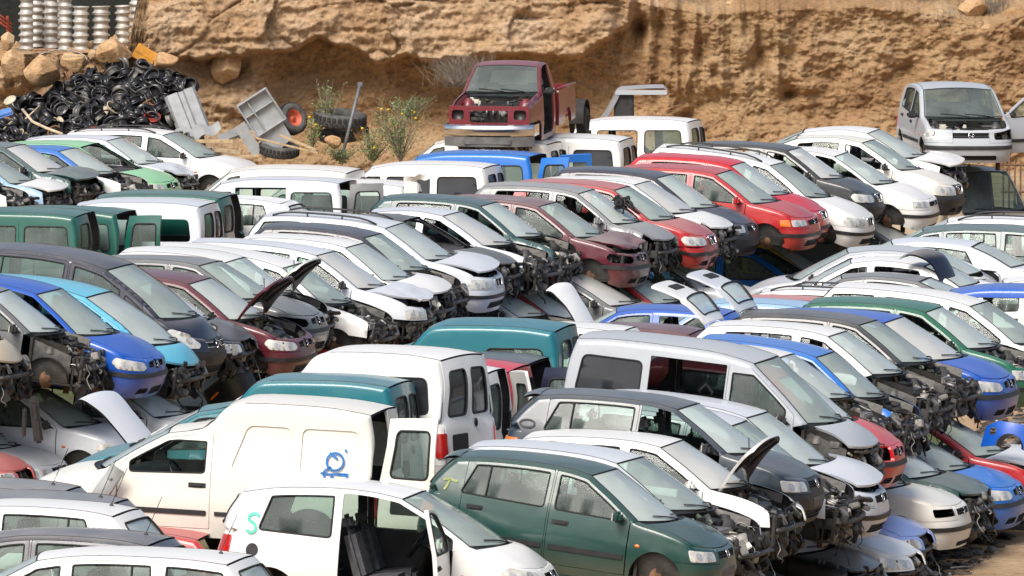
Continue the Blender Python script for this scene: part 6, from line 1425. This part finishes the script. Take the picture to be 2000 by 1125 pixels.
g.grid(lambda u, v: V(((-10.8 + 4.9 * u) * KX, (200.9 - 4.2 * v) * KY, KX * max(-.05, (.25 + (hz(-10.8 + 4.9 * u) - .25) * (1 - v) ** .8 - .22 + .08 * noise.noise(V((u * 20, v * 14, 0)))) * smooth01((1 - v) / .15) * smooth01((1 - u) / .04)))), 50, 30)
tag(g.obj('mound', M_DARK), kind='structure')
# ---- dark sheet on posts, added for the dark background behind the rims
t = empty('dark_backdrop', (-9.6, 207.0 * KY, 2.3), 0, 'dark backdrop sheet on posts behind the alloy rim stacks', 'fence')
g = MB(); g.grid(lambda u, v: V((-4 + 8 * u, .12 * math.sin(u * 22) + .06 * noise.noise(V((u * 9, v * 5, 0))), 2.6 * v)), 60, 10); g.obj('netting', simple('dark_sheet', (.012, .016, .014), .9, var=.6, scale=14), t)
for i in range(5):
    g = MB(); g.tube([(-3.9 + 1.95 * i, .15, -.3), (-3.9 + 1.95 * i, .15, 2.7)], .035, 8); g.obj('post', M_STEEL, t)
g = MB(); a = at(0, 38, 203.4); b_ = at(24, 58, 203.4)
for o_ in (-.05, .03, .11): g.tube([a + V((-.2, 0, .14 + o_)), b_ + V((0, 0, o_))], .022, 6)
g.box(a.lerp(b_, .6) + V((0, .03, .04)), (.06, .05, .35), ch=.01); tag(g.obj('red_ladder', simple('faded_red', (.30, .05, .025), .6)), 'faded red metal ladder piece in the dark corner by the rims', 'ladder')
# orange panel and hoop
p = at(283, 108, 200.9); g = MB()
g.box((0, 0, 0), (.50, .03, .34), Matrix.Rotation(R(32), 3, 'Y').to_quaternion(), ch=.012); g.box((0, -.02, 0), (.46, .02, .05), Matrix.Rotation(R(32), 3, 'Y').to_quaternion(), ch=.008)
o = g.obj('orange_panel', simple('orange_paint', (.55, .25, .03), .6, var=.3)); o.location = p; tag(o, 'bent orange sheet panel leaning beside the rounded boulder', 'panel')
g = MB(); c = at(120, 118, 200.2)
g.tube([c + V((.55 * math.cos(a_) , .15 * math.sin(a_), .22 * math.sin(a_))) for a_ in [PI * i / 16 for i in range(17)]], .014, 6); tag(g.obj('wire_hoop', M_METAL), 'thin bent metal hoop lying over the boulders', 'hoop')
c = at(96, 100, 202.2); g = MB(); g.box((0, 0, 0), (.75, .5, .03), ch=.005); g.box((-.1, 0, .035), (.5, .4, .025), ch=.005); o = g.obj('wooden_board', simple('old_wood', (.34, .20, .11), .85, var=.35, scale=12)); o.location = c; tag(o, 'weathered boards lying under the alloy rim stacks', 'board')
c = at(20, 197, 197.6); g = MB(); g.lathe([(0, 0), (.14, .0), (.15, .025), (.13, .04), (.05, .06), (0, .06)], 24); o = g.obj('hub_cap', simple('cream_cap', (.50, .44, .32), .5)); o.location = c; o.rotation_euler = (.5, -.5, 0); tag(o, 'cream hub cap at the near edge of the wheel heap', 'hub cap')
c = at(8, 222, 197.2); g = MB(); g.box((0, 0, 0), (.36, .25, .05), ch=.02); g.box((.02, 0, .04), (.3, .2, .03), ch=.012); o = g.obj('blue_lid', simple('blue_plastic', (.10, .22, .50), .5)); o.location = c; o.rotation_euler = (.5, -.3, .2); tag(o, 'blue plastic lid at the edge of the wheel heap', 'lid')
g = MB(); g.tube([at(78, 206, 196.6), at(50, 232, 196.2)], .018, 5); g.tube([at(44, 214, 196.6), at(64, 238, 196), at(90, 250, 195.6), at(122, 262, 195.3)], .032, 6); tag(g.obj('trim_strip', simple('tan_trim', (.52, .43, .30), .7)), 'curved tan trim strip over the white coupe roof', 'trim strip')
# ---- broken grey tank panels
M_TANK = simple('grey_tank', (.34, .36, .37), .55, var=.15, bump=.15)
M_EDGE = simple('cut_edge', (.55, .47, .33), .8)
p = at(368, 222, 198.6); t = empty('broken_tank', p, 0, 'tall grey moulded tank half with hollow cut top edge, leaning', 'tank panel', 'broken grey tank panels'); t.rotation_euler = (R(-14), R(-20), R(8))
g = MB()
prof = [(-.36, 0), (-.30, -.12), (-.08, -.14), (-.05, -.03), (.05, -.03), (.08, -.14), (.27, -.12), (.33, 0), (.30, .1), (-.33, .1)]
n = len(prof)
for k, s_ in ((0, 1.0), (1, .93)): g.add([(x * s_, y * s_, z) for z in (-.55, -.2, .15, .5) for x, y in prof], [(j * n + i, j * n + (i + 1) % n, (j + 1) * n + (i + 1) % n, (j + 1) * n + i) for j in range(3) for i in range(n)], 0, False)
g.add([(x * s_, y * s_, .5) for s_ in (1.0, .93) for x, y in prof], [(i, (i + 1) % n, n + (i + 1) % n, n + i) for i in range(n)], 1, False); g.obj('shell', [M_TANK, M_EDGE], t)
g = MB(); g.grid(lambda u, v: V((-.42 + .95 * u, -.2 + .05 * math.sin(u * 9), -.62 + .36 * v * (1 - .5 * u) + .04 * math.sin(u * 14))), 24, 4); g.obj('torn_flap', M_TANK, t)
p = at(514, 224, 198.0); t = empty('broken_tank', p, 0, 'grey moulded tray panel with cross ribs, tipped on edge', 'tank panel', 'broken grey tank panels'); t.rotation_euler = (R(8), R(-33), R(-4))
g = MB(); g.box((0, .06, .06), (.74, .03, .80), ch=.01)
for c, d in (((-.36, 0, .06), (.03, .16, .80)), ((.36, 0, .06), (.03, .16, .80)), ((0, 0, .45), (.74, .16, .03)), ((0, 0, -.33), (.74, .16, .03))): g.box(c, d, ch=.01)
g.obj('tray', M_TANK, t)
for c, d in (((0, .0, .14), (.70, .09, .025)), ((-.13, .0, .06), (.025, .09, .76))):
    g = MB(); g.box(c, d, ch=.006); g.obj('rib', M_TANK, t)
g = MB(); g.grid(lambda u, v: V((-.36 - .02 * v, .05 - .05 * u, -.34 - .55 * v * (1 - .25 * u) + .0)) + V((.62 * u, 0, 0)), 8, 8); g.grid(lambda u, v: V((-.42 - .02 * v - .25 * u, .02, .1 - .75 * v)), 4, 8); g.obj('torn_flap', M_TANK, t)
g = MB(); g.tube([at(428, 272, 198.4), at(480, 262, 198.5)], .05, 8); g.grid(lambda u, v: at(425, 280, 198.3).lerp(at(500, 250, 198.5), u) + V((0, 0, .18 * v)), 6, 3); tag(g.obj('tank_scrap', M_TANK), 'torn grey scrap lying between the two tank panels', 'scrap')
# ---- planks
M_WOOD = simple('pale_plank', (.44, .33, .19), .8, var=.3, scale=10); M_WOOD2 = simple('grey_plank', (.36, .28, .18), .85, var=.35, scale=10)
for i, (a, b_, w_, lab) in enumerate([((372, 276, 197.4), (456, 276, 197.4), .075, 'pale upper plank beside the grey tray panel'), ((385, 288, 197.2), (472, 298, 197.2), .085, 'grey lower plank under the pale one'), ((440, 308, 196.8), (506, 304, 196.8), .05, 'short brown board end above the cream van roof'), ((502, 270, 197.2), (622, 299, 197.0), .035, 'thin lath sticking out below the tray panel'), ((548, 264, 197.6), (620, 294, 197.1), .035, 'thin lath crossing behind the other lath')]):
    a = at(*a); b_ = at(*b_); d = b_ - a; g = MB(); L = d.length
    g.box((0, 0, 0), (L, .10, w_), ch=.004); g.box((L * .2, -.004, w_ * .2), (L * .5, .1, w_ * .35), ch=.003); o = g.obj('plank', M_WOOD if i != 1 else M_WOOD2); o.location = (a + b_) / 2; o.rotation_euler = (0, -math.atan2(d.z, math.hypot(d.x, d.y)), math.atan2(d.y, d.x)); tag(o, lab, 'plank', 'loose planks')
# ---- tyres
def tyre(p, rot, r, wd, lab, rimcol=None, tread=True):
    t = empty('truck_tyre', p, 0, lab, 'tyre', 'tyres dumped below the cliff'); t.rotation_euler = rot
    g = MB(); g.lathe([(r * .56, -wd * .42), (r * .72, -wd * .5), (r * .92, -wd * .46), (r, -wd * .3), (r, wd * .3), (r * .92, wd * .46), (r * .72, wd * .5), (r * .56, wd * .42), (r * .54, 0)], 40, closed=True)
    g.obj('casing', simple('weathered_tyre', (.085, .082, .075), .9, var=.4, scale=8), t)
    g = MB()
    for i in range(30):
        for s_ in (-1, 1):
            a = 2 * PI * (i + (.5 if s_ > 0 else 0)) / 30; g.box((r * 1.005 * math.cos(a), r * 1.005 * math.sin(a), s_ * wd * .2), (.04, r * .13, wd * .3), Matrix.Rotation(a, 3, 'Z').to_quaternion(), ch=.006)
    g.obj('tread', M_TYRE, t)
    if rimcol:
        g = MB(); g.lathe([(r * .57, -wd * .3), (r * .60, wd * .42), (r * .52, wd * .40), (r * .48, wd * .1), (r * .2, wd * .0), (r * .15, wd * .2), (0, wd * .2)], 28); g.obj('rim', rimcol, t)
tyre(at(570, 232, 198.8), (R(72), 0, R(38)), .33, .26, 'grey truck tyre with red rim standing behind the tray panel', simple('red_rim', (.50, .10, .05), .6))
tyre(at(664, 232, 200.4), (R(8), R(4), 0), .56, .30, 'big chunky tyre lying flat on top beside the leaning post')
tyre(at(672, 262, 200.7), (R(5), R(-5), 0), .52, .28, 'big dark tyre lying underneath the flat chunky tyre')
tyre(at(545, 292, 198.2), (R(12), R(6), 0), .42, .24, 'dark tyre half hidden under the laths')
g = MB(); a = at(703, 166, 199.3); b_ = at(668, 306, 198.9); g.tube([b_, a], .035, 8); g.box(a + V((0, 0, .02)), (.11, .07, .09), ch=.01); tag(g.obj('metal_post', simple('grey_post', (.17, .18, .19), .6, .3)), 'thin grey post leaning among the bushes', 'post')
# ---- plants
M_LEAF = [simple('leaf_green', (.10, .165, .045), .7, var=.35), simple('leaf_light', (.19, .26, .09), .7, var=.35), simple('leaf_dark', (.05, .09, .03), .7, var=.3)]
M_TWIG = simple('dry_twig', (.26, .21, .15), .9, var=.3); M_FLOWER = simple('yellow_flower', (.65, .42, .01), .6, var=.2)
def bush(px, py, y, h, wd, n, seed, lab, name='bush', leaves=(0, 1, 1, 2), flowers=0, dens=1.0, cat='bush'):
    rn = random.Random(seed); b0 = at(px, py, y); t = empty(name, b0, 0, lab, cat); st = MB(); lf = MB(); fl = MB()
    for i in range(n):
        a = rn.uniform(0, 2 * PI); tip = V((math.cos(a) * wd * rn.uniform(.1, .55), math.sin(a) * wd * .5 * rn.random(), h * rn.uniform(.45, 1))); mid = tip * .5 + V((rn.uniform(-.1, .1) * wd, 0, h * .1)); pp = catmull([(0, 0, 0), tuple(mid), tuple(tip)], 5)
        st.tube(pp, .011, 4, r1=.003)
        for k in range(int(26 * dens)):
            f = rn.uniform(.2, 1); q = V(pp[min(len(pp) - 1, int(f * (len(pp) - 1)))]) + V((rn.gauss(0, .055), rn.gauss(0, .055), rn.gauss(0, .05))); s_ = rn.uniform(.016, .036); d = V((rn.uniform(-1, 1), rn.uniform(-1, 1), rn.uniform(-.6, .8))).normalized(); e = d.orthogonal().normalized()
            lf.add([q - d * s_, q + e * s_ * .42, q + d * s_, q - e * s_ * .42], [(0, 1, 2, 3)], leaves[rn.randrange(len(leaves))], False)
        if rn.random() < flowers: fl.blob(tip, (.035, .035, .03), seed + i, .3, 1)
    st.obj('stems', M_TWIG, t)
    if leaves[0] >= 0: lf.obj('leaves', M_LEAF, t)
    if fl.v: fl.obj('flowers', M_FLOWER, t)
bush(782, 318, 197.2, 1.45, 1.3, 60, 1, 'tallest green leafy bush with yellow flowers, beside the leaning post', flowers=.05)
bush(728, 318, 197.6, .75, .9, 34, 2, 'low green bush with yellow flowers at the foot of the leaning post', flowers=.15)
bush(640, 250, 200.2, 1.15, .7, 26, 3, 'sparse pale green shrub growing above the stacked tyres', leaves=(1, 1, 0), dens=.8)
bush(610, 292, 198.4, .75, .45, 16, 4, 'weedy green shrub between the red rimmed tyre and stacked tyres', flowers=.2)
bush(668, 318, 197.4, .35, .9, 26, 5, 'low dark weeds along the cream van roof', leaves=(2, 0, 2))
bush(800, 232, 200.8, .55, 1.1, 34, 6, 'greyish bush behind the tall leafy bush', leaves=(2, 0, 2), dens=.7)
def dry(px, py, y, h, wd, n, seed, lab):
    rn = random.Random(seed); t = at(px, py, y); st = MB()
    for i in range(n):
        a = rn.uniform(0, 2 * PI); r_ = rn.random(); p = V((wd * .3 * rn.gauss(0, .6), .2 * rn.gauss(0, 1), 0)); pp = [p]; d = V((math.cos(a) * r_, math.sin(a) * r_ * .6, rn.uniform(.5, 1.3))).normalized()
        for k in range(4): d = (d + V((rn.uniform(-.5, .5), rn.uniform(-.5, .5), rn.uniform(-.3, .3)))).normalized(); p = p + d * h * .28; pp.append(p)
        st.tube(pp, .007, 3, r1=.002)
    o = st.obj('dry_brush', M_TWIG2); o.location = t; tag(o, lab, 'dry brush', 'dry brush on the cliff')
M_TWIG2 = simple('grey_twig', (.22, .19, .155), .95, var=.35)
for k, a_ in enumerate([(905, 170, 201.6, .7, 1.6, 260, 1, 'grey dry brush under the ledge left of the red pickup'), (1330, 22, 203.8, .4, 1.8, 220, 2, 'dry brush on the rim left of the pale block'), (1480, 24, 203.9, .5, 1.8, 300, 3, 'dry brush on the rim right of the pale block'), (1640, 16, 204.2, .45, 2.0, 300, 4, 'dry brush along the rim above the runnels'), (1790, 22, 204.2, .5, 2.0, 280, 5, 'dry brush on the rim left of the big pale boulder'), (1850, 52, 203.6, .4, 1.0, 160, 6, 'dry brush just left of the black netting'), (1945, 30, 204, .5, .8, 160, 7, 'dry brush between the two boulders above the netting')]): dry(*a_)
# ---- black hose drawn as a dark tube, and torn netting hanging on the cliff
def face(px, py):
    p = at(px, py, YC)
    for _ in range(4): p = at(px, py, cliff_y(p.x, p.z))
    return V((p.x, p.y - .04, p.z))
g = MB(); g.tube(catmull([tuple(face(*q)) for q in ((1497, 30), (1484, 56), (1468, 78), (1467, 105), (1463, 132), (1459, 165), (1463, 182), (1452, 206))], 4), .045, 7, r1=.035); tag(g.obj('black_crack', M_BLK), 'black hose running down the cliff face', 'hose')  # dark tube stands in for the black crack line in the rock
g = MB(); rn = random.Random(8)
def rag(u, v):
    c = (1885 + 40 * v - 10 * v * v) ; wd_ = 46 * (1 - v) ** .6 * (.6 + .8 * smooth01(v / .25)) + 18 + 8 * noise.noise(V((v * 9, 0, 0)))
    p = face(c + wd_ * (u - .5) + 9 * noise.noise(V((u * 6, v * 6, 3))), 52 + 108 * v + 7 * noise.noise(V((u * 7, v * 3, 1)))); p.y -= .06 + .09 * noise.noise(V((u * 8, v * 6, 5))); return p
g.grid(rag, 26, 40); g.grid(lambda u, v: face(1858 + 40 * u, 40 + 30 * u + 6 * v) - V((0, .05, 0)), 10, 3); g.grid(lambda u, v: face(1925 + 28 * u, 78 + 16 * u + (9 - 6 * u) * v) - V((0, .1, 0)), 8, 3); tag(g.obj('torn_netting', simple('black_net', (.008, .008, .009), .9, var=.6)), 'torn black netting hanging beside the big pale boulder', 'netting')
t = empty('rusty_fence', at(1985, 385, 178), 0, 'low rusty bar fence behind the beige van', 'fence')
for i in range(10):
    g = MB(); g.tube([(-.25 + .11 * i, 0, -.4), (-.25 + .11 * i, 0, .72)], .018, 6); g.obj('bar', M_RUST, t)
for z in (.1, .62): g = MB(); g.tube([(-.3, 0, z), (1.2, 0, z)], .022, 6); g.obj('rail', M_RUST, t)
